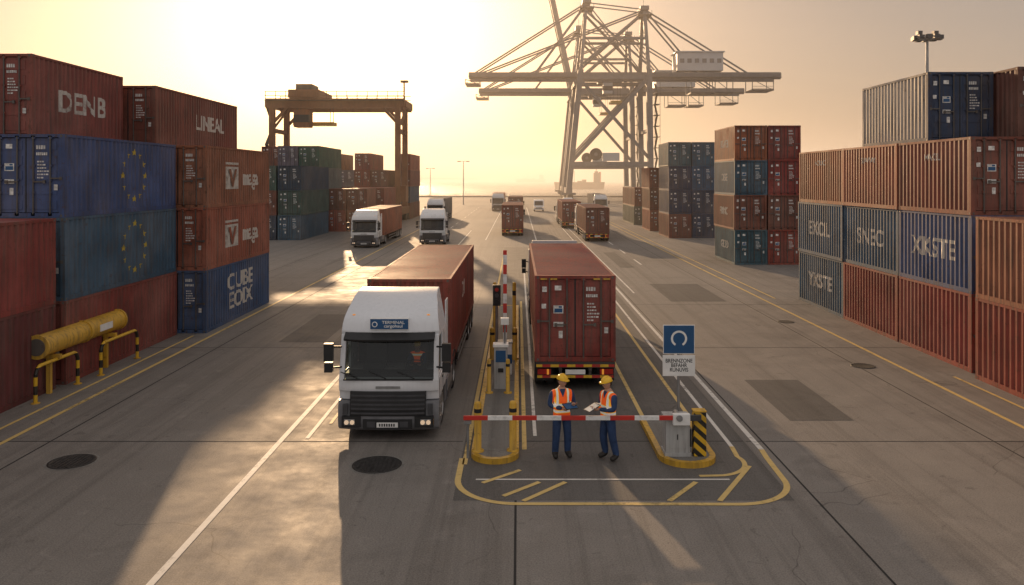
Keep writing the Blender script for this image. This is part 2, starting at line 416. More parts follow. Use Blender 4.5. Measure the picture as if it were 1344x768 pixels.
# ------------------------------------------------------------------ containers
CW=2.44
cache={}
def nper(L): return max(4,round((L-.3)/.28))
def cont_mesh(L,H,door=True):
    key=(round(L,2),H)
    if key in cache: return cache[key]
    b=MB(); P=M['cpaint']; F=M['cframe']; Hd=M['chard']; Wd=CW/2
    b.mats=[P,F,Hd,M['label'],None]
    dm='DOOR'; b.mats[4]=dm
    z0,z1=.15,H-.09
    n=nper(L); st=(L-.3)/n
    for sx in(-1,1):
        ys=[]
        for i in range(n):
            y=.15+i*st
            ys+=[(y,.008),(y+st*.28,.008),(y+st*.5,.05),(y+st*.78,.05)]
        ys.append((.15+n*st,.008))
        vs=[(sx*(Wd-d),y,z) for (y,d) in ys for z in(z0,z1)]
        b.add(vs,[(2*i,2*i+1,2*i+3,2*i+2) for i in range(len(ys)-1)],P)
        b.box(*sorted((sx*Wd,sx*(Wd-.08))),.15,L-.15,0,.15,F)
        b.box(*sorted((sx*Wd,sx*(Wd-.07))),.15,L-.15,H-.09,H-.005,F)
        for y in(0,L-.15):
            b.box(*sorted((sx*Wd,sx*(Wd-.15))),y,y+.15,.12,H-.12,F)
            for z in(0,H-.12): b.box(*sorted((sx*(Wd+.004),sx*(Wd-.17))),y-.004 if y==0 else y-.02,y+.17 if y==0 else y+.154,z,z+.12,F)
            yy=-.006 if y==0 else L+.006
            for z in(.06,H-.06): 
                b.box(*sorted((sx*(Wd-.055),sx*(Wd-.12))),yy-.002,yy+.002,z-.035,z+.035,Hd)
                b.box(*sorted((sx*(Wd+.005),sx*(Wd+.007))),y+.04,y+.11,z-.03,z+.03,Hd)
    ys=[]
    for i in range(n):
        y=.15+i*st; ys+=[(y,.012),(y+st*.28,.012),(y+st*.5,.03),(y+st*.78,.03)]
    ys.append((.15+n*st,.012))
    vs=[(x,y,H-d) for (y,d) in ys for x in(-Wd+.07,Wd-.07)]
    b.add(vs,[(2*i,2*i+1,2*i+3,2*i+2) for i in range(len(ys)-1)],P)
    b.box(-Wd+.15,Wd-.15,0,.15,H-.1,H-.004,F); b.box(-Wd+.15,Wd-.15,L-.15,L,H-.1,H-.004,F)
    b.box(-Wd+.15,Wd-.15,0,.12,0,.14,F); b.box(-Wd+.15,Wd-.15,L-.12,L,0,.15,F)
    b.add([(-Wd+.05,.1,.1),(Wd-.05,.1,.1),(Wd-.05,L-.1,.1),(-Wd+.05,L-.1,.1)],[(0,1,2,3)],Hd)
    n2=8; s2=(CW-.3)/n2; xs=[]
    for i in range(n2):
        x=-Wd+.15+i*s2; xs+=[(x,.02),(x+s2*.28,.02),(x+s2*.5,.06),(x+s2*.78,.06)]
    xs.append((Wd-.15,.02))
    b.add([(x,L-d,z) for (x,d) in xs for z in(.15,H-.1)],[(2*i,2*i+1,2*i+3,2*i+2) for i in range(len(xs)-1)],P)
    for sx in(-1,1):
        xa,xb=sorted((sx*.012,sx*(Wd-.155)))
        b.box(xa,xb,.06,.1,.16,H-.12,dm)
        wz=(H-.28)/5
        for k in range(5):
            zc=.16+wz*(k+.5); b.box(xa+.1,xb-.1,.045,.06,zc-wz*.3,zc+wz*.3,dm)
        for xr in(.25,.78):
            X=sx*xr; b.cyl((X,.015,.1),(X,.015,H-.07),.024,Hd,8)
            for z in(.1,H-.1): b.box(X-.06,X+.06,.0,.05,z-.05,z+.05,F)
            for z in(H*.3,H*.62,H*.45): b.box(X-.05,X+.05,.005,.055,z-.03,z+.03,F)
            b.box(*sorted((X,X+sx*.38)),-.012,.006,H*.42+(xr-.25)*.2,H*.42+.045+(xr-.25)*.2,Hd)
            b.box(*sorted((X+sx*.3,X+sx*.38)),-.014,.03,H*.42-.03+(xr-.25)*.2,H*.42+.07+(xr-.25)*.2,Hd)
        for z in(.35,.95,1.6,H-.35): b.box(*sorted((sx*(Wd-.2),sx*(Wd-.02))),.03,.07,z-.05,z+.05,F)
        b.box(-.02,.02,.052,.06,.16,H-.12,M['black']) if sx>0 else None
    rr=random.Random(3)
    def prt(x,z,w,h): b.box(x,x+w,.038,.044,z,z+h,M['label'])
    for k in range(4): prt(.33+k*.075,H-.47,.055,.12)
    for k in range(6): prt(.33+k*.06,H-.66,.045,.09)
    for rwi in range(6):
        x=.36
        for k in range(rr.randint(3,5)):
            ww=rr.uniform(.03,.08); prt(x,H-.88-rwi*.1,ww,.045); x+=ww+.02
    for (x,z,w_,h) in((-.66,1.45,.3,.24),(-.66,1.05,.3,.14),(-.5,.7,.12,.22),(-1.02,1.6,.14,.14),(.88,.85,.12,.18),(-1.0,H-.5,.14,.16),(-.62,H-.45,.2,.14)): prt(x,z,w_,h)
    for (x,z,w_,h) in((-.63,1.48,.24,.12),(-.5,1.62,.1,.05)): b.box(x,x+w_,.034,.0375,z,z+h,M['signblue'])
    mats=b.mats; b.mats=[m if m!='DOOR' else P for m in mats]
    me=b.mesh('container_mesh'); cache[key]=me; return me
def setcol(o,c): o.color=(*c,1)
RED=(.26,.05,.036); BRN=(.21,.066,.044); ORG=(.33,.105,.058); MAR=(.14,.034,.029); BLU=(.04,.095,.19); DBL=(.027,.052,.10); GRN=(.05,.10,.09); GRY=(.15,.15,.15); TEA=(.045,.10,.15)
def cont(cx,y,lev,L,col,H=2.6,z=None,sidemat=None):
    me=cont_mesh(L,H)
    o=bpy.data.objects.new('shipping_container',me); COL.objects.link(o)
    c=tuple(max(.005,k*random.uniform(.86,1.14)) for k in col); setcol(o,c)
    zz=lev*2.6 if z is None else z
    jx=random.uniform(-.05,.05)
    o.location=(cx+jx,y,zz); o.rotation_euler=(0,0,R(random.uniform(-.2,.2)))
    if sidemat:
        o.material_slots[0].link='OBJECT'; o.material_slots[0].material=sidemat
    return o
def conform(me,L,sgn):
    """cut a flat side marking along the corrugation breaks and lay it on the pressed steel"""
    n=nper(L); st=(L-.3)/n
    bm=bmesh.new(); bm.from_mesh(me)
    y0=min(v.co.y for v in bm.verts); y1=max(v.co.y for v in bm.verts)
    for i in range(n):
        for f in(0,.28,.5,.78):
            y=.15+(i+f)*st
            if y0<y<y1: bmesh.ops.bisect_plane(bm,geom=bm.verts[:]+bm.edges[:]+bm.faces[:],plane_co=(0,y,0),plane_no=(0,1,0))
    for v in bm.verts:
        t=((v.co.y-.15)/st)%1.0
        if t>.9999: t=0
        d=.008 if t<.28 else (.008+(t-.28)/.22*.042 if t<.5 else (.05 if t<.78 else .05-(t-.78)/.22*.042))
        v.co.x=sgn*(CW/2-d+.006)
    bm.to_mesh(me); bm.free()
def logo(o,txt,L,size,facing,zf=.52,yf=.5,sx=1,H=2.6,mat=None):
    cu=bpy.data.curves.new('t','FONT'); cu.body=txt; cu.size=size; cu.align_x='CENTER'; cu.align_y='CENTER'; cu.offset=.022*size; cu.space_line=.85
    t=bpy.data.objects.new('t',cu); COL.objects.link(t); bpy.context.view_layer.update()
    me=bpy.data.meshes.new_from_object(t.evaluated_get(bpy.context.evaluated_depsgraph_get())); bpy.data.objects.remove(t)
    s=1 if facing=='+x' else -1
    for v in me.vertices: v.co=Vector((0,L*yf+s*v.co.x*sx,H*zf+v.co.y))
    conform(me,L,s)
    me.materials.clear(); me.materials.append(mat or M['decal'])
    return child('logo_text',me,o)
def stars(o,L,yc,zc,r):
    b=MB()
    for k in range(12):
        a=2*math.pi*k/12; cy=yc+r*math.sin(a); cz=zc+r*math.cos(a); pts=[]
        for q in range(10):
            rr=.14 if q%2==0 else .06; t=math.pi*q/5; pts.append((CW/2+.005,cy+rr*math.sin(t),cz+rr*math.cos(t)))
        b.add(pts,[tuple(range(10))],M['star'])
    me=b.mesh('star_ring'); conform(me,L,1); child('star_ring',me,o)
# left stacks
for lv,c in((0,MAR),(1,RED)): cont(-15.3,12.35,lv,12.2,c)
cont(-15.32,25.0,0,8.1,RED)
for lv in(1,2):
    o=cont(-15.32,25.0,lv,8.1,BLU if lv==2 else TEA); stars(o,8.1,4.6,1.32,.85)
for lv,c in((0,BLU),(1,ORG),(2,ORG)):
    o=cont(-14.12,33.35,lv,8.4,c)
    if lv: 
        logo(o,'maga',8.4,1.05,'+x',.48,.66)
        b=MB(); b.add([(CW/2,2.2,.75),(CW/2,3.8,.75),(CW/2,3.8,1.75),(CW/2,2.2,1.75)],[(0,1,2,3)],M['decal'])
        b.add([(CW/2,2.2,1.85),(CW/2,3.8,1.85),(CW/2,3.8,1.95),(CW/2,2.2,1.95)],[(0,1,2,3)],M['decal'])
        me=b.mesh('logo_block'); conform(me,8.4,1); child('logo_block',me,o)
        b=MB(); b.add([(1.238,2.5,1.65),(1.238,2.8,1.65),(1.238,3.05,1.15),(1.238,3.3,1.65),(1.238,3.55,1.65),(1.238,3.1,.85),(1.238,2.95,.85)],[(0,1,2,6),(2,3,4,5),(2,5,6)],M['cframe']); o2=b.obj('logo_mark',o); setcol(o2,o.color[:3])
    else: logo(o,'CUBE\nEOIX',8.4,1.0,'+x',.5,.5,1.4)
for lv in range(3): cont(-17.95,27.6,lv,6.4,random.choice((RED,BRN,MAR)))
o=cont(-17.95,27.6,3,6.4,BRN,2.9,z=7.81); logo(o,'DENB',6.4,1.1,'+x',.48,.52,1.2,2.9)
for lv in range(3): cont(-16.68,34.4,lv,10,random.choice((BRN,MAR,DBL)))
o=cont(-16.68,34.4,3,10,BRN); logo(o,'LINEAL',10,1.0,'+x',.5,.62,1.2)
for lv in range(3): cont(-19.7,38,lv,12.2,random.choice((BRN,RED,BLU))); cont(-20.6,25,lv,12.2,random.choice((BRN,RED,BLU)))
def stack(cx,y,L,cols,flip=False):
    for lv,c in enumerate(cols): cont(cx,y,lv,L,c)
stack(-23.9,84,12.2,(TEA,GRN,DBL)); stack(-26.5,84,12.2,(DBL,BRN,GRN)); stack(-29.1,86,12.2,(DBL,BRN,BRN)); stack(-31.7,86,12.2,(DBL,BRN))
stack(-25.2,97,12.2,(GRY,GRY,GRY,GRN)); stack(-27.8,97,12.2,(BRN,GRN,TEA,GRY)); stack(-30.4,99,12.2,(BRN,GRN,TEA,BRN))
stack(-22.2,98,6.1,(ORG,BRN)); stack(-19.6,98,6.1,(ORG,BRN))
stack(-21.9,106,12.2,(ORG,ORG)); stack(-19.2,108,12.2,(BRN,RED))
for i,x in enumerate((-32,-29.4,-26.8,-24.2,-21.6)): stack(x,125,12.2,[random.choice((ORG,BRN,RED,GRY,MAR)) for _ in range((3,4,3,4,3)[i])])
stack(-18.4,128,12.2,(BRN,TEA,BRN,ORG)); stack(-21,141,12.2,(TEA,BRN,BRN))
for i,x in enumerate((-34,-30,-27)): stack(x,150,12.2,(BRN,ORG,BRN))
# right stacks
for lv,c in((0,RED),(1,ORG)): cont(15.9,13.6,lv,12.2,c)
ycs=((26.5,5.05),(31.6,5.3),(36.95,5.8))
lvcols=(((RED),(RED),(TEA)),((BLU),(BLU),(TEA)),((BRN),(ORG),(ORG)))
tx={(0,2):'YXSTE',(1,0):'XKSTE',(1,1):'SNEC',(1,2):'EXCIL'}
for lv in range(3):
    for k,(y,L) in enumerate(ycs):
        o=cont(16.15,y,lv,L,lvcols[lv][k])
        if (lv,k) in tx: logo(o,tx[(lv,k)],L,.95,'-x',.5,.5,1.1)
        elif lv==2: logo(o,('MAXEL','SEAWAY','NORDIC')[k],L,.34,'-x',.76,.5)
o=cont(16.5,30.0,3,5.7,DBL,sidemat=M['cpaint_white'])
for lv,c in((0,RED),(1,DBL),(2,BRN),(3,MAR)): cont(19.0,28.6,lv,6.1,c); 
for lv,c in((0,RED),(1,DBL),(2,BRN),(3,BRN)): cont(21.6,27,lv,12.2,c)
for lv,c in((0,RED),(1,DBL),(2,BRN)): cont(19.0,34.9,lv,6.1,c)
cols4=[(TEA,BRN,TEA,ORG),(RED,BRN,RED,RED)]
for i in range(2):
    for lv in range(4):
        o=cont(17.35+i*2.56,60,lv,6.1,cols4[i][lv])
        if i==0: logo(o,('GEDD','PRINC','OESE','KIWEI')[lv],6.1,.8,'-x',.5,.5)
stack(22.6,61,12.2,(MAR,DBL,MAR)); stack(25.3,61,12.2,(MAR,DBL,MAR))
for i,cs in enumerate(((BRN,DBL,DBL,TEA),(DBL,DBL,BLU,TEA),(RED,MAR,BLU,DBL))): stack(17.5+i*2.58,87,6.1,cs)
stack(17.4,99,6.1,(ORG,BRN,BRN)); stack(20.05,99,6.1,(DBL,BLU,BRN)); stack(17.4,112,12.2,(GRY,BRN)); stack(20.05,112,12.2,(GRY,BRN))
stack(26,90,12.2,(BLU,MAR,RED))

# ------------------------------------------------------------------ trucks
def wheel_mesh(dual=False):
    b=MB(); r=.5
    def one(c):
        b.lathe([(.3,-.14),(.42,-.15),(.48,-.13),(r,-.09),(r,.09),(.48,.13),(.42,.15),(.3,.14)],M['rubber'],(c,0,0),'x',32)
        b.lathe([(.3,.14),(.28,.06),(.14,.03),(.13,.11),(.0,.12)],M['rim'],(c,0,0),'x',24)
        b.lathe([(.3,-.14),(.28,-.06),(.14,-.03),(.13,-.11),(.0,-.12)],M['rim'],(c,0,0),'x',24)
        for k in range(10):
            a=2*math.pi*k/10; b.cyl((c-.06,.2*math.cos(a),.2*math.sin(a)),(c+.06,.2*math.cos(a),.2*math.sin(a)),.015,M['steel'],6)
        for k in range(36):
            a=2*math.pi*k/36; b.beam((c-.11,(r+.0)*math.cos(a),(r+.0)*math.sin(a)),(c+.11,r*math.cos(a+.06),r*math.sin(a+.06)),.03,.014,M['rubber'])
    if dual: one(-.16); one(.17)
    else: one(0)
    return b.mesh('wheel')
WS=wheel_mesh(); WDm=wheel_mesh(True)
tm={}
def build_truck_meshes():
    wf=lambda z:1.0 if z<2.6 else 1-.15*((z-2.6)/.87)**1.5
    C=M['cab']
    b=MB()
    b.loft([(.03,1.17),(0,1.3),(.03,1.46),(2.2,1.46),(2.2,.95),(.12,.95),(.1,1.17)],1.235,C)
    b.loft([(.28,2.47),(.24,2.60),(.28,2.78),(.38,2.94),(.60,3.09),(.9,3.22),(1.3,3.37),(1.75,3.46),(2.2,3.47),(2.2,2.47)],1.225,C,wf,.16)
    for s in(-1,1):
        b.box(*sorted((s*1.22,s*1.16)),1.2,2.2,1.465,2.465,C)
        b.beam((s*1.165,.17,1.40),(s*1.15,.42,2.52),.13,.12,C)
        b.box(*sorted((s*1.215,s*1.17)),.2,1.2,1.465,1.54,C)
        b.box(*sorted((s*1.23,s*1.19)),2.21,2.75,1.0,3.1,C)
    b.box(-1.155,1.155,2.14,2.19,1.465,2.465,C)
    tm['cab_body']=(b.mesh('cab_body'),.05)
    b=MB(); G=M['lgrey']; K=M['black']; D=M['grey']
    b.loft([(.08,.22),(-.03,.3),(-.07,.45),(-.06,.7),(0.0,.94),(.8,.94),(.8,.45),(.7,.3)],1.245,G,None,.14)
    b.box(-1.22,1.22,1.95,2.2,.4,.94,G)
    for s in(-1,1):
        b.box(*sorted((s*1.24,s*1.0)),.75,.95,.35,.94,G)
        b.box(*sorted((s*1.25,s*.62)),2.35,4.05,.36,.92,G)
        b.box(*sorted((s*1.26,s*1.24)),2.35,4.05,.42,.6,D)
    tm['bumper']=(b.mesh('bumper'),.04)
    b=MB()
    b.loft([(-.075,.60),(-.085,.8),(-.04,1.19),(.05,1.19),(.05,.6)],.93,K,None,.05)
    for k in range(5): b.loft([(-.115+.01*k,.655+k*.105),(-.115+.01*k,.695+k*.105),(-.0,.70+k*.105),(-.0,.655+k*.105)],.9,D,None,.05)
    b.box(-.6,.6,-.095,-.04,.3,.53,K); b.box(-.5,-.3,-.1,-.09,.34,.48,D); b.box(.3,.5,-.1,-.09,.34,.48,D)
    b.box(-.26,.26,-.112,-.096,.34,.46,M['white'])
    for k in range(7): b.box(-.2+k*.058,-.165+k*.058,-.118,-.112,.365,.435,K)
    for s in(-1,1):
        b.box(*sorted((s*.66,s*1.12)),-.075,.05,.33,.6,K)
        b.box(*sorted((s*.98,s*1.1)),-.06,-.0,.64,.9,D)
    b.box(-.3,.3,-.012,.01,1.26,1.32,M['steel'])
    b.loft([(.33,2.5),(.02,2.40),(.0,2.45),(.26,2.6)],1.12,K,None,.14)
    for x in(-.75,-.05,.65): b.beam((x,.01,1.5),(x-.42,.045,1.66),.025,.02,K)
    b.box(-1.1,1.1,-.0,.06,1.455,1.485,K)
    for s in(-1,1):
        b.beam((s*1.18,.2,2.25),(s*1.42,-.05,2.3),.04,.04,K); b.beam((s*1.18,.2,1.75),(s*1.42,-.05,1.78),.04,.04,K)
        b.box(*sorted((s*1.33,s*1.55)),-.12,0.02,1.95,2.38,K); b.box(*sorted((s*1.34,s*1.54)),-.11,.02,1.68,1.92,K)
        b.box(*sorted((s*1.242,s*1.225)),.3,.315,.97,1.46,K); b.box(*sorted((s*1.242,s*1.225)),1.2,1.215,.97,1.46,K)
        b.box(*sorted((s*1.255,s*1.225)),1.0,1.16,1.3,1.35,K)
        for z in(.5,.72): b.box(*sorted((s*1.27,s*1.0)),.2,.6,z,z+.03,M['steel'])
        pts=[(1.42+.6*math.cos(R(a)),.55+.6*math.sin(R(a))) for a in range(0,181,15)]
        for q in range(len(pts)-1): b.beam((s*1.06,*pts[q]),(s*1.06,*pts[q+1]),.36,.03,K,up=(1,0,0))
        pts=[(5.0+.62*math.cos(R(a)),.55+.62*math.sin(R(a))) for a in range(0,181,15)]
        for q in range(len(pts)-1):
            p1=pts[q];p2=pts[q+1]; b.add([(s*.6,*p1),(s*1.24,*p1),(s*1.24,*p2),(s*.6,*p2)],[(0,1,2,3)],K)
    b.box(-1.12,1.12,.35,.75,1.465,1.56,K)
    for xs in(-.55,.55):
        b.box(xs-.27,xs+.27,1.1,1.6,1.466,1.62,D); b.box(xs-.26,xs+.26,1.55,1.7,1.62,2.25,D)
    b.lathe([(.22,-.015),(.235,0),(.22,.015),(.205,0),(.22,-.015)],K,(.55,.86,1.72),'z',20)
    b.box(-1.1,1.1,1.9,2.1,1.47,2.4,K)
    tm['cab_trim']=(b.mesh('cab_trim'),.012)
    b=MB()
    n=16; vs=[]
    for i in range(n+1):
        x=-1.12+2.24*i/n; dy=.13*(abs(x)/1.12)**3
        vs+=[(x,.03+dy,1.465),(x*.99,.29+dy*.9,2.475)]
    b.add(vs,[(2*i,2*i+2,2*i+3,2*i+1) for i in range(n)],M['glass'],True)
    for s in(-1,1): b.add([(s*1.19,.25,1.54),(s*1.19,1.2,1.54),(s*1.19,1.2,2.45),(s*1.18,.47,2.45)],[(0,1,2,3)],M['glass'])
    tm['windscreen']=(b.mesh('windscreen'),0)
    b=MB()
    for s in(-1,1):
        b.box(*sorted((s*.8,s*1.06)),-.085,-.06,.39,.53,M['steel'])
        for xx in(.86,1.0): b.cyl((s*xx,-.1,.46),(s*xx,-.08,.46),.055,M['lamp_on'],16)
        b.box(*sorted((s*1.08,s*1.12)),-.07,-.03,.38,.55,M['amber'])
        b.box(*sorted((s*.9,s*.97)),.5,.55,2.97,3.0,M['amber'])
    tm['headlights']=(b.mesh('headlights'),.01)
    b=MB(); Cs=M['chassis']
    for s in(-1,1):
        b.box(*sorted((s*.38,s*.46)),.9,6.1,.72,.95,Cs)
        b.cyl((s*.5,2.3,1.3),(s*.5,2.3,2.6),.06,M['steel'],10) if s>0 else None
    for y in(1.42,5.0): b.cyl((-.95,y,.5),(.95,y,.5),.07,Cs,10)
    for y in(2.3,3.2,4.2,5.8): b.box(-.38,.38,y,y+.1,.74,.9,Cs)
    b.box(-.45,.45,4.5,5.4,.8,.9,Cs); b.box(-1.15,1.15,6.0,6.1,.55,.75,Cs)
    for s in(-1,1): b.box(*sorted((s*1.1,s*.8)),6.1,6.13,.57,.73,M['redlens'])
    tm['tractor_chassis']=(b.mesh('tractor_chassis'),0)
    b=MB()
    for s in(-1,1):
        b.prism([(3.9,.78),(3.9,.87),(16,.87),(16,.6),(6.6,.6),(6.2,.78)],s*.4,s*.5,Cs)
        b.box(*sorted((s*.7,s*.62)),6.5,6.62,.12,.8,Cs); b.box(*sorted((s*.8,s*.55)),6.45,6.67,.08,.12,Cs)
        b.box(*sorted((s*1.2,s*1.16)),7.2,11.6,.35,.42,M['steel']); b.box(*sorted((s*1.2,s*1.16)),7.2,11.6,.62,.69,M['steel'])
        for y in(7.3,9.4,11.5): b.box(*sorted((s*1.16,s*.5)),y,y+.05,.35,.8,Cs)
        b.box(*sorted((s*1.2,s*.68)),15.72,15.76,.25,.8,K)
        b.box(*sorted((s*1.14,s*.74)),15.99,16.04,.5,.66,M['redlens']); b.box(*sorted((s*.86,s*.8)),16.035,16.05,.5,.66,M['amber'])
    for y in(4.2,6.5,9,11.5,13,14.4,15.8): b.box(-1.2,1.2,y,y+.12,.74,.865,Cs)
    b.box(-1.2,1.2,15.88,16.02,.7,.87,Cs); b.box(-1.18,1.18,16.022,16.03,.72,.8,M['rearstripe'])
    b.box(-1.15,1.15,15.9,16.0,.38,.48,Cs); b.box(-1.15,1.15,16.002,16.01,.39,.47,M['rearstripe'])
    for s in(-.45,.45): b.box(s-.04,s+.04,15.9,15.98,.48,.7,Cs)
    b.box(-.3,.3,16.0,16.02,.5,.64,M['white'])
    for y in(12.4,13.7,15.0): b.cyl((-.9,y,.5),(.9,y,.5),.08,Cs,10)
    tm['trailer_chassis']=(b.mesh('trailer_chassis'),0)
build_truck_meshes()
def truck(X,Y,away=False,cabcol=(.5,.51,.52),ccol=BRN,trailer=True,L=12.2,H=2.6):
    e=empty('container_truck' if trailer else 'truck_tractor_unit',(X,Y,0),math.pi*(1 if away else 0))
    for k,(me,bv) in tm.items():
        if k=='trailer_chassis' and not trailer: continue
        o=child(k,me,e); setcol(o,cabcol)
        if bv:
            m=o.modifiers.new('bevel','BEVEL'); m.width=bv; m.segments=4; m.limit_method='ANGLE'; m.angle_limit=R(28)
            if k in('cab_body','bumper'):
                for p_ in me.polygons: p_.use_smooth=True
                m.harden_normals=True
    for s in(-1,1):
        child('front_wheel',WS,e,(s*1.06,1.42,.5)); child('drive_wheel',WDm,e,(s*.9,5.0,.5))
        if trailer:
            for y in(12.4,13.7,15.0): child('trailer_wheel',WDm,e,(s*.9,y,.5))
    if trailer:
        c=child('container',cont_mesh(L,H),e,(0,3.8+L,.88),math.pi); setcol(c,ccol)
        e['c']=c.name
    return e
t1=truck(-3.19,19.7,cabcol=(.72,.73,.75),ccol=(.25,.05,.037))
b=MB(); b.box(-.47,.47,.2,.45,2.68,2.93,M['signblue'])
b.box(-.475,.475,.205,.44,2.67,2.94,M['white'])
b.obj('roof_sign',t1); text('roof_sign_text','TERMINAL\ncargohaul',t1,(.1,.196,2.8),.105,'-y',M['white'],1.15)
b=MB(); b.cyl((-.36,.2,2.8),(-.36,.194,2.8),.07,M['white'],20); b.cyl((-.36,.195,2.8),(-.36,.19,2.8),.048,M['signblue'],20); b.obj('roof_sign_mark',t1)
t2=truck(1.73,40.3,away=True,ccol=(.25,.035,.027))
b=MB()
for x in(-1.05,-.75,.55,.85): b.box(x,x+.2,.0,-.004,2.47,2.52,M['yellow'])
c2=bpy.data.objects[t2['c']]; b.obj('header_marks',c2,loc=(0,-.004,0))
c=bpy.data.objects[t1['c']]; logo(c,'CAI',12.2,.75,'-x',.6,.55)
truck(-14.3,74.5,cabcol=(.7,.7,.7),ccol=ORG); truck(-8.3,77.6,cabcol=(.75,.75,.75),trailer=False); truck(-12.2,118,cabcol=(.7,.7,.7),ccol=GRY)
truck(-.62,90+16,away=True,ccol=(.25,.06,.035)); truck(-.4,130+16,away=True,ccol=BRN)
truck(8.1,82+16,away=True,ccol=BRN); truck(6.9,104+16,away=True,ccol=RED)
truck(15.5,150,ccol=GRY); truck(-4.0,160,ccol=ORG)

def van(X,Y):
    e=empty('delivery_van',(X,Y,0)); b=MB()
    b.prism([(0,.35),(0,.95),(.9,1.15),(1.5,2.05),(1.9,2.25),(5.2,2.25),(5.3,.35)],-.98,.98,M['cab']); o=b.obj('body',e,.06); setcol(o,(.7,.7,.7))
    b=MB(); b.add([(-.85,.86,1.2),(.85,.86,1.2),(.8,1.46,2.02),(-.8,1.46,2.02)],[(0,1,2,3)],M['black']); b.box(-.7,.7,-.01,0.0,.55,.75,M['black'])
    for s in(-1,1):
        b.add([(s*.985,1.25,1.2),(s*.985,2.3,1.2),(s*.985,2.3,1.95),(s*.985,1.65,1.95)],[(0,1,2,3)],M['black']); b.box(*sorted((s*.65,s*.92)),-.02,.02,.72,.9,M['lamp_on'])
    b.obj('windows',e)
    for s in(-1,1):
        for y in(1.0,4.3):
            w=child('wheel',WS,e,(s*.86,y,.34)); w.scale=(.7,.68,.68)
van(4.1,158); van(11,175)

# ------------------------------------------------------------------ gate furniture
def barrier():
    e=empty('boom_barrier',(3.62,18.4,0))
    b=MB(); b.box(-.27,.27,-.2,.25,.12,.95,M['cabinet']); b.box(-.3,.3,-.23,.28,.95,1.0,M['cabinet']); b.box(-.3,.3,-.23,.28,.12,.2,M['cabinet'])
    b.box(-.2,.2,-.207,-.2,.3,.85,M['cabinet']); b.box(-.02,.0,-.22,-.205,.5,.62,M['black']); b.box(.28,.33,-.1,.1,.3,.7,M['black'])
    b.obj('cabinet',e,.012)
    b=MB(); b.box(-.14,.25,-.36,-.232,.86,1.12,M['white']); b.cyl((0,-.4,1.03),(0,.1,1.03),.07,M['steel'],14); b.obj('pivot_housing',e,.02)
    b=MB(); b.box(-4.85,.15,-.34,-.29,.975,1.075,M['arm']); b.obj('boom_arm',e,.008)
    b=MB(); b.box(.15,.5,-.345,-.27,.96,1.09,M['grey']); b.obj('counterweight',e,.01)
    b=MB(); b.cyl((-4.75,-.31,.12),(-4.75,-.31,.9),.03,M['steel'],10); b.box(-4.83,-4.67,-.38,-.24,.9,.97,M['steel']); b.obj('arm_rest',e)
barrier()
b=MB(); b.box(-.14,.14,-.12,.12,.12,1.12,M['chev']); b.box(-.15,.15,-.13,.13,1.12,1.15,M['yellow']); b.obj('hazard_post',bevel=.01,loc=(4.12,18.3,0))
def bollard(x,y,h=1.15,r=.085,z=.12):
    b=MB(); Yl=M['yellow']
    b.lathe([(r+.06,0),(r+.06,.03),(r,.035),(r,h-.06),(r*.8,h-.015),(r*.4,h),(0,h)],Yl,axis='z',seg=20)
    b.lathe([(r+.002,h*.78),(r+.002,h*.86)],M['black'],axis='z',seg=20)
    b.obj('bollard',loc=(x,y,z))
bollard(-.93,18.55); bollard(-.12,18.6)
for x,y in((-.85,23.6),(-.3,23.6)): bollard(x,y,1.0,.06)
for x,y in((-.9,31),(-.15,31)): bollard(x,y,2.3,.07)
bollard(-.9,28,1.1); bollard(-.12,28,1.1)
e=empty('ticket_kiosk',(-.52,24.2,.12)); b=MB(); b.box(-.2,.2,-.16,.16,0,1.25,M['cabinet']); b.box(-.23,.23,-.2,.2,1.25,1.33,M['white']); b.box(-.15,.15,-.17,-.16,.8,1.15,M['signblue']); b.box(-.08,.08,-.19,-.16,.5,.62,M['black'])
b.cyl((.12,0,1.33),(.12,0,1.9),.03,M['steel'],8); b.box(0,.24,-.08,.08,1.9,2.1,M['white']); b.obj('housing',e,.015)
e=empty('raised_boom_barrier',(-.42,26.0,.12)); b=MB(); b.box(-.22,.22,-.2,.2,0,1.0,M['white']); b.box(-.23,.23,-.21,.21,.35,.65,M['signblue']); b.box(-.25,.25,-.23,.23,1.0,1.05,M['steel']); b.obj('cabinet',e,.015)
b=MB(); b.box(-.06,.06,-.28,-.24,.7,4.0,M['armv']); b.obj('boom_arm',e,.005)
e=empty('lane_signal_post',(-.72,27.2,.12)); b=MB(); b.cyl((0,0,0),(0,0,2.6),.05,M['steel'],12); b.box(-.13,.13,-.1,.08,2.0,2.7,M['black'])
for z,c in((2.15,'black'),(2.35,'grey'),(2.55,'redlens')): b.cyl((0,-.1,z),(0,-.13,z),.07,M[c],14)
b.obj('signal_head',e,.01)

# sign
e=empty('checkpoint_sign',(3.77,18.9,0))
b=MB(); b.cyl((0,0,.1),(0,0,2.95),.035,M['steel'],12); b.lathe([(.1,.12),(.1,.15),(.04,.16)],M['steel'],axis='z'); b.obj('post',e)
b=MB(); b.box(-.37,.37,-.06,-.04,2.3,2.98,M['white']); b.box(-.355,.355,-.066,-.058,2.315,2.965,M['signblue']); b.obj('blue_panel',e,.004)
b=MB(); b.box(-.38,.38,-.06,-.04,1.78,2.27,M['white']); b.obj('text_panel',e,.004)
b=MB(); ap=[(.19*math.cos(R(a)),.19*math.sin(R(a))) for a in range(-60,241,12)]
vs=[];
for (x,z) in ap: vs+=[(x,-.069,2.66+z),(x*.74,-.069,2.66+z*.74)]
b.add(vs,[(2*i,2*i+1,2*i+3,2*i+2) for i in range(len(ap)-1)],M['white']); b.obj('ring_symbol',e)
text('sign_text','BRENNZONE\nBEFAHR\nRUNUVIS',e,(0,-.062,2.03),.125,'-y',M['black'],.85)

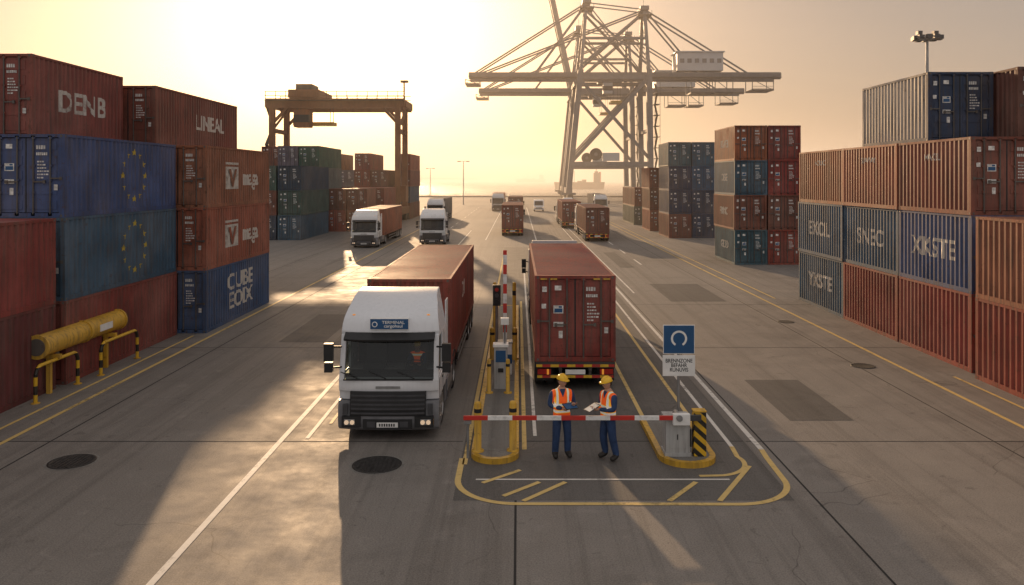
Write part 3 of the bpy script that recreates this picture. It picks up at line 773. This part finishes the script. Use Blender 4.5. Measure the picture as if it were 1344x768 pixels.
# yellow pipe and rails
e=empty('pipe_rack',(0,0,0)); b=MB()
b.cyl((-14.0,23.4,1.5),(-14.0,28.1,1.5),.33,M['yellow'],32)
for y in(23.4,28.05,25.8): b.cyl((-14.0,y-.03,1.5),(-14.0,y+.05,1.5),.36,M['yellow'],32)
b.cyl((-14.0,23.34,1.5),(-14.0,23.37,1.5),.25,M['chard'],24)
b.box(-13.68,-13.66,26.3,27.1,1.4,1.62,M['white'])
b.obj('pipe',e)
b=MB()
def hoop(y0,y1,x):
    pts=[(x,y0,0),(x,y0,.8),(x,y0+.07,.95),(x,y0+.22,1.03),(x,y1-.22,1.03),(x,y1-.07,.95),(x,y1,.8),(x,y1,0)]
    b.tube(pts,.055,M['pipeband'],12); b.cyl((x,y0,0),(x,y0,.02),.12,M['yellow'],14); b.cyl((x,y1,0),(x,y1,.02),.12,M['yellow'],14)
hoop(22.9,25.1,-13.75); hoop(26.2,28.7,-13.6)
for y in(24,27.3):
    b.box(-14.06,-13.94,y-.06,y+.06,0,1.2,M['yellow']); b.box(-14.25,-13.65,y-.07,y+.07,1.06,1.17,M['yellow'])
b.obj('guard_rails',e)

# ------------------------------------------------------------------ cranes
def sts(X,Y,mast=False):
    e=empty('ship_to_shore_crane',(X,Y,0)); G=M['greycrane']; b=MB()
    D=17; zb=35.6
    for y in(0,D):
        b.beam((0,y,2.5),(3.4,y,zb+1),1.5,1.9,G,up=(0,1,0)); b.beam((22.8,y,2.5),(22.2,y,zb+1),1.5,1.9,G,up=(0,1,0))
        b.beam((.8,y,10.5),(22.6,y,10.5),1.3,1.8,G,up=(0,1,0))
        b.beam((1.2,y,11.5),(21.8,y,34),1.0,1.2,G,up=(0,1,0))
        b.beam((3.2,y,34),(22.4,y,12),.8,1.0,G,up=(0,1,0)) if y==0 else None
        b.beam((3.0,y,34.5),(22.2,y,34.5),1.1,1.3,G,up=(0,1,0))
        b.beam((3.4,y,zb),(5.6,y+(D/2-1 if y==0 else -D/2+1),57),.9,.9,G,up=(0,1,0)); b.beam((22.2,y,zb),(22.0,y+(D/2-1.5 if y==0 else -D/2+1.5),55),1.0,1.0,G,up=(0,1,0))
        b.beam((4.6,y+(4 if y==0 else -4),46),(22.1,y+(4 if y==0 else -4),46),.6,.7,G)
        b.beam((5.4,y+(6 if y==0 else -6),54),(22.2,y+(1 if y==0 else -1),38),.5,.6,G)
        b.beam((3.6,y+(1 if y==0 else -1),38),(22,y+(7 if y==0 else -7),54),.5,.6,G)
        b.beam((0,y,2),(0,y,2.6),4,1.6,G)
    for x in(0.3,22.7):
        b.beam((x,-1,3.2),(x,D+1,3.2),1.4,1.6,G); b.beam((x,0,20),(x,D,20),.8,.9,G) if x>5 else None
        b.beam((x+(2.2 if x<5 else 0),0,33.5),(x+(2.2 if x<5 else 0),D,33.5),1,1.2,G)
        for k in range(4):
            yc=(-2.5,2.0,D-2.0,D+2.5)[k]
            b.box(x-.7,x+.7,yc-1.9,yc+1.9,.9,2.2,M['chassis'])
            for q in(-1.3,-.4,.4,1.3): b.cyl((x-.35,yc+q,.42),(x+.35,yc+q,.42),.4,M['chassis'],12)
    x0,x1=-27.8,60.3
    for y in(D/2-3,D/2+3):
        b.beam((x0,y,zb),(x1,y,zb),1.1,1.9,G)
    for k in range(23): b.beam((x0+k*4,D/2-3,zb),(x0+k*4,D/2+3,zb),.3,.5,G)
    for y in(D/2-4.1,D/2+4.1):
        b.box(x0,x1,y-.5,y+.5,zb-.6,zb-.5,M['chassis'])
        for zz in(.1,.6): b.beam((x0,y,zb+zz),(x1,y,zb+zz),.08,.08,G)
        for k in range(45): b.beam((x0+k*2,y,zb-.5),(x0+k*2,y,zb+.6),.08,.08,G)
    for (xx,w_,h) in((x1-5,6,3.2),(38,6,4),(x0+1,4,1.5),(x1-16,5,4)):
        b.box(xx-w_/2,xx+w_/2,D/2-3.5,D/2+3.5,zb-1-h,zb-.6-h,M['chassis'])
        for sx in(-1,1):
            for yy in(D/2-3.3,D/2+3.3): b.beam((xx+sx*w_/2,yy,zb-1),(xx+sx*w_/2,yy,zb-1-h),.2,.2,G)
        for zz in(.6,1.2): b.beam((xx-w_/2,D/2-3.5,zb-1-h+zz),(xx+w_/2,D/2-3.5,zb-1-h+zz),.1,.1,G)
        b.beam((xx-w_/2,D/2-3.3,zb-1),(xx+w_/2,D/2-3.3,zb-1-h),.15,.15,G)
    pk1=(5.6,D/2,57); pk2=(22.0,D/2,55)
    for yy in(D/2-2.2,D/2+2.2):
        for q,ap in((-26,pk1),(-9,pk1),(51,pk2),(37,pk2),(-24,pk2)): b.beam((ap[0],yy,ap[2]-.5),(q,yy,zb+1),.4,.4,G)
        b.beam((pk1[0],yy,56.5),(pk2[0],yy,54.5),.3,.3,G)
        b.beam((pk1[0],yy,56.5),(21,yy,37),.3,.3,G)
    for p_ in(pk1,pk2):
        b.box(p_[0]-1.2,p_[0]+1.2,D/2-3,D/2+3,p_[2]-.6,p_[2]+.5,G)
        b.box(p_[0]-2,p_[0]+2,D/2-3.5,D/2+3.5,p_[2]-2.2,p_[2]-2.05,M['chassis'])
        for sx in(-1,1): b.beam((p_[0]+sx*1.9,D/2-3.4,p_[2]-2),(p_[0]+sx*1.9,D/2-3.4,p_[2]-.9),.12,.12,G)
        b.beam((p_[0],D/2,p_[2]),(p_[0],D/2,p_[2]+3),.15,.15,G)
    for k in range(10):
        za=3+k*3; b.beam((24.2,-1,za),(24.2,2.5 if k%2 else -1,za+.1),.1,.1,G); b.beam((24.3,(-1 if k%2 else 2.5),za),(24.3,(2.5 if k%2 else -1),za+3),.5,.15,M['chassis'])
        b.box(23.6,25.2,-1.3,2.8,za-.05,za+.05,M['chassis'])
        for xx in(23.7,25.1): b.beam((xx,-1.2,za),(xx,-1.2,za+3),.1,.1,M['chassis'])
    b.cyl((7.5,-1.2,13.2),(7.5,-.6,13.2),1.7,M['chassis'],24); b.cyl((7.5,-1.3,13.2),(7.5,-.4,13.2),.5,G,12)
    b.box(9.5,14,-1,1.5,11.4,13.6,M['craneHouse'])
    b.obj('steel_frame',e)
    b=MB(); b.box(31,44,D/2-3.6,D/2+3.6,zb+1.4,zb+6.6,M['craneHouse']); b.box(30.6,44.4,D/2-4,D/2+4,zb+6.6,zb+6.9,M['craneHouse'])
    for k in range(6): b.box(31.8+k*2.1,33+k*2.1,D/2-3.66,D/2-3.6,zb+3.6,zb+4.8,M['greycrane'])
    b.obj('machinery_house',e)
    b=MB(); b.box(9,15,D/2-3.4,D/2+3.4,zb-1.9,zb-1.1,M['greycrane']); b.box(10,12.6,D/2-5.2,D/2-2.6,zb-5.2,zb-2.2,M['craneHouse']); b.box(9.98,12.62,D/2-5.25,D/2-4,zb-4.4,zb-3.1,M['black'])
    for yy in(-3,3):
        for xx in(13,15): b.beam((xx,D/2+yy,zb-1.5),(xx,D/2+yy,zb-7),.08,.08,M['chassis'])
    b.box(12.5,15.5,D/2-3.2,D/2+3.2,zb-7.6,zb-7,M['yellow']); b.obj('trolley_and_cab',e)
    if mast:
        b=MB()
        for yy in(D/2-3,D/2+3): b.beam((3.2,yy,zb),(-6,yy,78),1.2,1.7,G)
        for k in range(10):
            t=k/9.5; b.beam((3.2-9.2*t,D/2-3,zb+42*t),(3.2-9.2*t,D/2+3,zb+42*t),.4,.4,G)
        b.obj('raised_boom',e)
sts(13.9,222); sts(17.8-3,262,True)
def rtg(X,Y):
    e=empty('gantry_crane',(X,Y,0)); O=M['orangecrane']; b=MB(); S=18.6; H=17.6; D=7.5
    for x in(0,S):
        for y in(0,D):
            b.beam((x,y,1.5),(x,y,H),.75,.95,O,up=(0,1,0))
        b.beam((x,-1.5,1.6),(x,D+1.5,1.6),1,1.1,O); b.beam((x,0,H-4),(x,D,H-4),.5,.6,O); b.beam((x,0,H-4),(x,D,H-.6),.25,.25,O); 
        for y in(-1,1,D-1,D+1):
            b.cyl((x-.4,y,.8),(x+.4,y,.8),.8,M['rubber'],20)
    for y in(0,D):
        b.beam((-.9,y,H),(S+1,y,H),.9,1.4,O)
        for zz in(1.2,1.8): b.beam((-.9,y-.7,H+zz-.1),(S+1,y-.7,H+zz-.1),.08,.08,O)
        for k in range(14): b.beam((-.8+k*1.5,y-.7,H+.3),(-.8+k*1.5,y-.7,H+1.7),.08,.08,O)
        b.box(-.9,S+1,y-1.1,y-.4,H+.35,H+.42,M['chassis'])
        for x in(0,S): 
            sx=1 if x==0 else -1; b.beam((x,y,H-3),(x+sx*2.4,y,H-.5),.4,.4,O)
    b.beam((-.8,0,H),(-.8,D,H),.6,1,O); b.beam((S+.9,0,H),(S+.9,D,H),.6,1,O)
    for k in range(5): b.beam((-1,(.5 if k%2 else 4),2.5+k*3),(-1,(4 if k%2 else .5),5.5+k*3),.5,.12,M['chassis'])
    b.cyl((S+1.0,-.5,H-5),(S+1.0,-.5,H+3.2),.12,O,8); b.box(S+.5,S+1.6,-.9,-.1,H+3,H+3.3,O)
    b.box(2.5,7,-.6,D+.6,H+.8,H+2.0,O); b.box(3.2,5.6,1,5,H+2.0,H+3,M['chassis'])
    b.box(3.6,5.8,-1.6,.8,H-3.6,H-1.1,M['orangecrane']); b.box(3.58,5.82,-1.62,-.8,H-2.9,H-1.8,M['black'])
    b.box(2.4,8.5,2.4,4.8,H-3.1,H-2.6,M['yellow'])
    for x in(3,8):
        for y in(2.6,4.6): b.beam((x,y,H+.8),(x,y,H-2.6),.08,.08,M['chassis'])
    b.box(S-.6,S+1.2,-.2,2.6,3,5.4,O)
    b.obj('steel_frame',e)
rtg(-36.4,119)

def highmast(X,Y,Hh):
    b=MB(); b.cyl((0,0,0),(0,0,Hh),.32,M['steel'],14,.14)
    for k in range(10):
        a=2*math.pi*k/10; c_=(1.3*math.cos(a),1.3*math.sin(a)); b.beam((0,0,Hh-.3),(*c_,Hh-.1),.1,.1,M['steel']); b.box(c_[0]-.3,c_[0]+.3,c_[1]-.25,c_[1]+.25,Hh-.25,Hh+.2,M['grey'])
    b.lathe([(1.3,-.0),(1.38,.08),(1.3,.16)],M['steel'],(0,0,Hh-.1),'z',24)
    for s in(-1,1): b.box(s*.9-.25,s*.9+.25,-.3,.3,Hh+.35,Hh+.75,M['grey'])
    b.obj('floodlight_mast',loc=(X,Y,0))
highmast(45.8,90,22.2)
def lamp(X,Y,Hh=10.8):
    b=MB(); b.cyl((0,0,0),(0,0,Hh),.14,M['steel'],10,.08); b.beam((-1.1,0,Hh),(1.1,0,Hh),.1,.1,M['steel'])
    for s in(-1,1): b.box(s*1.1-.4,s*1.1+.4,-.18,.18,Hh-.12,Hh+.08,M['grey'])
    b.obj('street_lamp',loc=(X,Y,0))
lamp(-13.6,200); lamp(-50,262,12); lamp(-30,275,10)

# quay fence
b=MB()
for k in range(110):
    x=-160+k*3; b.box(x-.06,x+.06,281.9,282.1,0,1.3,M['steel'])
for z in(.5,.9,1.25): b.box(-160,170,281.95,282.03,z,z+.07,M['steel'])
b.box(-160,170,283.5,284.6,0,.45,M['kerb'])
b.obj('quay_fence')
def ship(X,Y,L,H,name='cargo_ship'):
    b=MB(); bw=L*.14
    pl=[(-.5,.3),(-.46,.75),(-.35,1),(.3,1),(.42,.6),(.5,.03)]
    top=[(x*L,w*bw/2) for x,w in pl]+[(x*L,-w*bw/2) for x,w in pl[::-1]]
    m=len(top); vs=[(x*.96,y*.85,0) for x,y in top]+[(x,y,H*(1 if abs(x)<L*.38 else 1.25)) for x,y in top]
    b.add(vs,[(i,(i+1)%m,m+(i+1)%m,m+i) for i in range(m)]+[tuple(range(m,2*m))],M['ship'])
    b.box(.28*L,.4*L,-bw*.4,bw*.4,H,H*2.9,M['ship']); b.box(.3*L,.36*L,-bw*.45,bw*.45,H*2.9,H*3.2,M['ship']); b.box(.38*L,.42*L,-2,2,H,H*3.1,M['red'])
    for k in range(7): 
        x=-.4*L+k*.09*L; b.box(x,x+.08*L,-bw*.4,bw*.4,H*.95,H*(1.2+.5*((k*7)%3)/2),M['ship'])
    b.cyl((-.1*L,0,H),(-.1*L,0,H*3.3),.01*L*.4,M['ship'],8); b.cyl((.33*L,0,H*3.2),(.33*L,0,H*3.9),.3,M['ship'],8)
    b.obj(name,loc=(X,Y,-3))
ship(58,760,48,5.2); ship(38,2400,90,7); ship(-420,3000,120,9)
b=MB(); b.add([(-5200,9000,-3),(-600,12500,-3),(-600,12500,10),(-2600,10500,60),(-4200,9500,75),(-5200,9000,60)],[(0,1,2,3,4,5)],M['ship']); b.obj('distant_coast_hills')

# ------------------------------------------------------------------ people
def skinned(verts,edges,radii,root,sub=2):
    me=bpy.data.meshes.new('tmp'); me.from_pydata(verts,edges,[]); ob=bpy.data.objects.new('tmp',me); COL.objects.link(ob)
    ob.modifiers.new('s','SKIN')
    sv=me.skin_vertices[0].data
    for i,r in enumerate(radii):
        sv[i].radius=(r,r) if not isinstance(r,tuple) else r
        sv[i].use_root=(i==root)
    s=ob.modifiers.new('ss','SUBSURF'); s.levels=sub; s.render_levels=sub
    bpy.context.view_layer.update(); dg=bpy.context.evaluated_depsgraph_get()
    m2=bpy.data.meshes.new_from_object(ob.evaluated_get(dg))
    bpy.data.objects.remove(ob); return m2
def segdist(p,a,b):
    ab=b-a; t=max(0,min(1,(p-a).dot(ab)/max(1e-9,ab.length_squared))); return (p-(a+ab*t)).length
def hand(parent,wrist,grip_dir,side,up=(0,0,1)):
    W=Vector(wrist); d=Vector(grip_dir).normalized(); u=Vector(up); a=d.cross(u).normalized(); n=a.cross(d).normalized()
    b=MB()
    pv=[W-d*.03,W+d*.03,W+d*.075,W+d*.1]; chains=[([*pv],[.027,(.042),(.044),.038])]
    for k,off in enumerate((-.032,-.011,.011,.031)):
        ln=(.068,.078,.072,.056)[k]; p0=W+d*.085+a*off; p1=p0+d*ln*.45-n*.004; p2=p1+d*ln*.2+n*ln*.32; p3=p2-d*ln*.12+n*ln*.3
        chains.append(([W+d*.05+a*off*.8,p0,p1,p2,p3],[.012,.0105,.010,.009,.0075]))
    q0=W+d*.03-a*side*.03; q1=q0-a*side*.035+d*.025+n*.01; q2=q1+d*.03+n*.02-a*side*.004; q3=q2+d*.02+n*.012
    chains.append(([q0,q1,q2,q3],[.015,.013,.011,.0085]))
    for vs,rd in chains:
        m=skinned([tuple(x) for x in vs],[(i,i+1) for i in range(len(vs)-1)],rd,0,1)
        b.add([v.co[:] for v in m.vertices],[tuple(p.vertices) for p in m.polygons],M['skin'],True); bpy.data.meshes.remove(m)
    return b.obj('hand',parent)
def head(parent,loc,rz,tilt=0):
    h=empty('head',loc,rz); h.parent=parent; h.rotation_euler=(tilt,0,rz); h.scale=(1.08,1.08,1.04)
    b=MB()
    def fn(q,p):
        if p.z<0: q.x*=1-.28*(-p.z)**1.3; 
        if p.y<0 and p.z<-.1: q.y*=1-.05*(-p.z)
        if p.y>0 and p.z<-.3: q.y*=.75
        if p.y<-.8: q.y=max(q.y,-.092)
        return q
    b.ell((0,0,.115),(.078,.098,.125),M['skin'],24,18,fn)
    b.add([(-.008,-.09,.135),(.008,-.09,.135),(.018,-.088,.092),(-.018,-.088,.092),(0,-.118,.096),(0,-.092,.085)],[(0,1,4),(0,4,3),(1,2,4),(3,4,5),(4,2,5)],M['skin'],True)
    for s in(-1,1):
        b.ell((s*.03,-.084,.125),(.014,.01,.008),M['eye'],10,8); b.ell((s*.03,-.0925,.125),(.006,.004,.006),M['hair'],8,6)
        b.ell((s*.03,-.088,.145),(.02,.006,.004),M['hair'],8,6); b.ell((s*.078,.005,.115),(.01,.02,.032),M['skin'],10,8)
    b.ell((0,-.086,.062),(.025,.008,.006),M['skin'],10,6); b.box(-.022,.022,-.0955,-.09,.0605,.0635,M['hair'])
    b.ell((0,.03,.13),(.081,.084,.11),M['hair'],20,12,lambda q,p:Vector((q.x,max(q.y,-.01),max(q.z,-.06))))
    b.obj('face',h)
    b=MB(); 
    seg=28; rings=9; vs=[];fs=[]
    for j in range(rings+1):
        ph=math.pi/2*j/rings
        for i in range(seg):
            t=2*math.pi*i/seg; r=math.sin(ph); z=math.cos(ph)
            vs.append((r*math.cos(t)*.104,r*math.sin(t)*.124,.168+z*.1))
    for j in range(rings):
        for i in range(seg): fs.append((j*seg+i,(j+1)*seg+i,(j+1)*seg+(i+1)%seg,j*seg+(i+1)%seg))
    b.add(vs,fs,M['helmet'],True)
    vs=[]
    for i in range(seg):
        t=2*math.pi*i/seg; ex=.045*max(0,-math.sin(t))**2+.01
        vs+=[(math.cos(t)*.103,math.sin(t)*.123,.171),(math.cos(t)*(.103+ex*.6),math.sin(t)*(.123+ex),.163-ex*.12),(math.cos(t)*.101,math.sin(t)*.121,.16)]
    fs=[]
    for i in range(seg):
        k=(i+1)%seg
        for c in range(2): fs.append((3*i+c,3*i+c+1,3*k+c+1,3*k+c))
    b.add(vs,fs,M['helmet'],True)
    for x in(-.03,0,.03): b.tube([(x,-.108,.213),(x,-.07,.247),(x,0,.27),(x,.07,.247),(x,.108,.21)],.007,M['helmet'],6)
    b.obj('helmet',h)
def person(name,loc,rz,J,scale=1.0,headrz=0,tilt=0,parent=None,masked=True):
    e=empty(name,loc,rz); e.scale=(scale,)*3
    if parent: e.parent=parent
    D=dict(pel=(0,0,.97),sp=(0,.0,1.12),ch=(0,.01,1.32),nb=(0,.01,1.47),nt=(0,-.01,1.575),
      cl_l=(.11,.01,1.41),sh_l=(.205,.01,1.41),el_l=(.26,.05,1.14),wr_l=(.16,-.2,1.1),
      cl_r=(-.11,.01,1.41),sh_r=(-.205,.01,1.41),el_r=(-.26,.05,1.14),wr_r=(-.16,-.2,1.1),
      hp_l=(.1,0,.9),kn_l=(.125,-.02,.5),an_l=(.14,.03,.1),to_l=(.165,-.15,.05),
      hp_r=(-.1,0,.9),kn_r=(-.125,-.02,.5),an_r=(-.14,.03,.1),to_r=(-.165,-.15,.05))
    D.update(J)
    rad=dict(pel=.145,sp=.15,ch=.162,nb=.092,nt=.062,cl=.108,sh=.09,el=.064,wr=.046,hp=.11,kn=.09,an=.076,to=.052)
    names=list(D)
    E=[('pel','sp'),('sp','ch'),('ch','nb'),('nb','nt')]
    for s in('l','r'): E+=[('ch','cl_'+s),('cl_'+s,'sh_'+s),('sh_'+s,'el_'+s),('el_'+s,'wr_'+s),('pel','hp_'+s),('hp_'+s,'kn_'+s),('kn_'+s,'an_'+s),('an_'+s,'to_'+s)]
    idx={n:i for i,n in enumerate(names)}
    me=skinned([D[n] for n in names],[(idx[a],idx[b]) for a,b in E],[rad[n.split('_')[0]] for n in names],idx['pel'],3)
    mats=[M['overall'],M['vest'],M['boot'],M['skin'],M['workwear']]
    me.materials.clear()
    for m in mats: me.materials.append(m)
    def cls(n1,n2):
        k={n1.split('_')[0],n2.split('_')[0]}
        if 'to' in k: return 2
        if k=={'nb','nt'}: return 3
        if k<= {'pel','sp','ch','nb','cl','sh'} : return 1
        return 0
    for p in me.polygons:
        c=p.center; best=min(E,key=lambda ed:segdist(c,Vector(D[ed[0]]),Vector(D[ed[1]])))
        k=cls(*best)
        if masked:
            if k==3 and c.z<1.5: k=1
            if k in(0,1): k=4
            if k==4 and c.z<.13: k=2
        p.material_index=k; p.use_smooth=True
    child('body',me,e)
    head(e,(D['nt'][0],D['nt'][1]-.008,D['nt'][2]-.035),headrz,tilt)
    for s,sg in(('l',1),('r',-1)):
        wv=Vector(D['wr_'+s]); d=(wv-Vector(D['el_'+s])).normalized()
        hand(e,wv+d*.02,d,sg)
    return e
def clipboard(e,loc,rx,rz,sz=(.24,.32),dark=False):
    b=MB(); b.box(-sz[0]/2,sz[0]/2,-sz[1]/2,sz[1]/2,-.005,.005,M['black' if dark else 'chard']); b.box(-sz[0]/2+.015,sz[0]/2-.015,-sz[1]/2+.015,sz[1]/2-.03,.006,.008,M['signblue' if dark else 'paper']); b.box(-.04,.04,sz[1]/2-.03,sz[1]/2-.005,.008,.02,M['steel'])
    o=b.obj('clipboard' if not dark else 'tablet',e); o.location=loc; o.rotation_euler=(rx,0,rz)
p1=person('port_worker',(1.0,18.45,0.008),R(12),dict(wr_l=(.2,-.22,1.2),el_l=(.27,.04,1.13),wr_r=(-.05,-.24,1.13),el_r=(-.27,.0,1.14),hp_l=(.1,0,.9),kn_l=(.13,-.02,.5),kn_r=(-.13,-.03,.5)),1.06,R(28),R(6))
clipboard(p1,(.1,-.33,1.2),R(20),R(15),(.3,.22),True)
p2=person('port_worker',(2.05,18.3,0.008),R(-62),dict(wr_l=(.1,-.3,1.16),el_l=(.25,-.02,1.13),wr_r=(-.1,-.28,1.16),el_r=(-.25,-.02,1.13),kn_r=(-.12,-.05,.5),an_l=(.13,.13,.1),to_l=(.17,-.05,.05),kn_l=(.12,.03,.5)),1.05,R(4),R(8))
clipboard(p2,(0,-.41,1.19),R(22),0)
drv=person('driver',(.55,1.42,.93),0,dict(pel=(0,0,.62),sp=(0,0,.76),ch=(0,-.02,.96),nb=(0,-.02,1.1),nt=(0,-.05,1.2),cl_l=(.11,-.02,1.04),sh_l=(.2,-.02,1.04),el_l=(.25,-.2,.82),wr_l=(.15,-.45,.82),cl_r=(-.11,-.02,1.04),sh_r=(-.2,-.02,1.04),el_r=(-.25,-.2,.82),wr_r=(-.15,-.45,.82),hp_l=(.1,-.05,.58),kn_l=(.14,-.45,.6),an_l=(.14,-.5,.2),to_l=(.14,-.65,.15),hp_r=(-.1,-.05,.58),kn_r=(-.14,-.45,.6),an_r=(-.14,-.5,.2),to_r=(-.14,-.65,.15)),.85,0,R(5),t1,False)

# ------------------------------------------------------------------ world, sun, haze
wd=bpy.data.worlds.new('World'); scene.world=wd; wd.use_nodes=True; nt=wd.node_tree; nt.nodes.clear()
out=N(nt,'ShaderNodeOutputWorld'); bg=N(nt,'ShaderNodeBackground'); nt.links.new(bg.outputs[0],out.inputs[0])
sk=N(nt,'ShaderNodeTexSky'); sk.sky_type='NISHITA'; sk.sun_disc=False; sk.sun_elevation=R(SUN_EL); sk.sun_rotation=R(SUN_AZ)
sk.dust_density=4; sk.air_density=1.0; sk.ozone_density=1.0; sk.altitude=10
tc=N(nt,'ShaderNodeTexCoord')
dp=N(nt,'ShaderNodeVectorMath'); dp.operation='DOT_PRODUCT'; nt.links.new(tc.outputs['Generated'],dp.inputs[0]); dp.inputs[1].default_value=SV
d=math_(nt,'MAXIMUM',dp.outputs['Value'],0.0)
tint=mix(nt,1.0,sk.outputs[0],(.40,.335,.31),'MULTIPLY')
def addglow(base,fac,col):
    gc=N(nt,'ShaderNodeVectorMath'); gc.operation='SCALE'; gc.inputs[0].default_value=col; nt.links.new(fac,gc.inputs['Scale'])
    return mix(nt,1.0,base,gc.outputs[0],'ADD')
ad=addglow(tint,math_(nt,'MULTIPLY',math_(nt,'POWER',d,50.0),7.0),(1.0,.8,.56))
# added fill light: pale sky term, stronger away from the sun, lifts the shade
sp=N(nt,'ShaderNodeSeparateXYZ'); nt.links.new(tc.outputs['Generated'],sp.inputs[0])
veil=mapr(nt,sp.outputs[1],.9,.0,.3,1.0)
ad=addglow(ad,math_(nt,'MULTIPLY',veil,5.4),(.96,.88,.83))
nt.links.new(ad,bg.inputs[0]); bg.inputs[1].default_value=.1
sl=bpy.data.lights.new('sun','SUN'); sl.energy=5.0; sl.angle=R(.5); sl.color=(1,.64,.35)
so=bpy.data.objects.new('sun',sl); COL.objects.link(so); so.rotation_euler=SV.to_track_quat('Z','Y').to_euler()
m=bpy.data.materials.new('haze'); m.use_nodes=True; n2=m.node_tree; n2.nodes.clear(); o2=n2.nodes.new('ShaderNodeOutputMaterial'); vs=n2.nodes.new('ShaderNodeVolumeScatter')
vs.inputs['Color'].default_value=(1,.92,.84,1); vs.inputs['Density'].default_value=.001; vs.inputs['Anisotropy'].default_value=.45
n2.links.new(vs.outputs[0],o2.inputs['Volume'])
b=MB(); b.box(-900,900,60,2600,-8,60,m); b.obj('sea_haze')

# ------------------------------------------------------------------ camera
cd=bpy.data.cameras.new('camera'); co=bpy.data.objects.new('camera',cd); COL.objects.link(co)
cd.sensor_width=36; cd.lens=1055/1344*36; cd.shift_y=-149/1344; cd.shift_x=-8/1344; cd.clip_end=40000; cd.clip_start=.1
co.location=(0,0,CAMH); co.rotation_euler=(R(90),0,0); scene.camera=co
scene.view_settings.view_transform='Standard'; scene.view_settings.look='None'; scene.view_settings.exposure=0
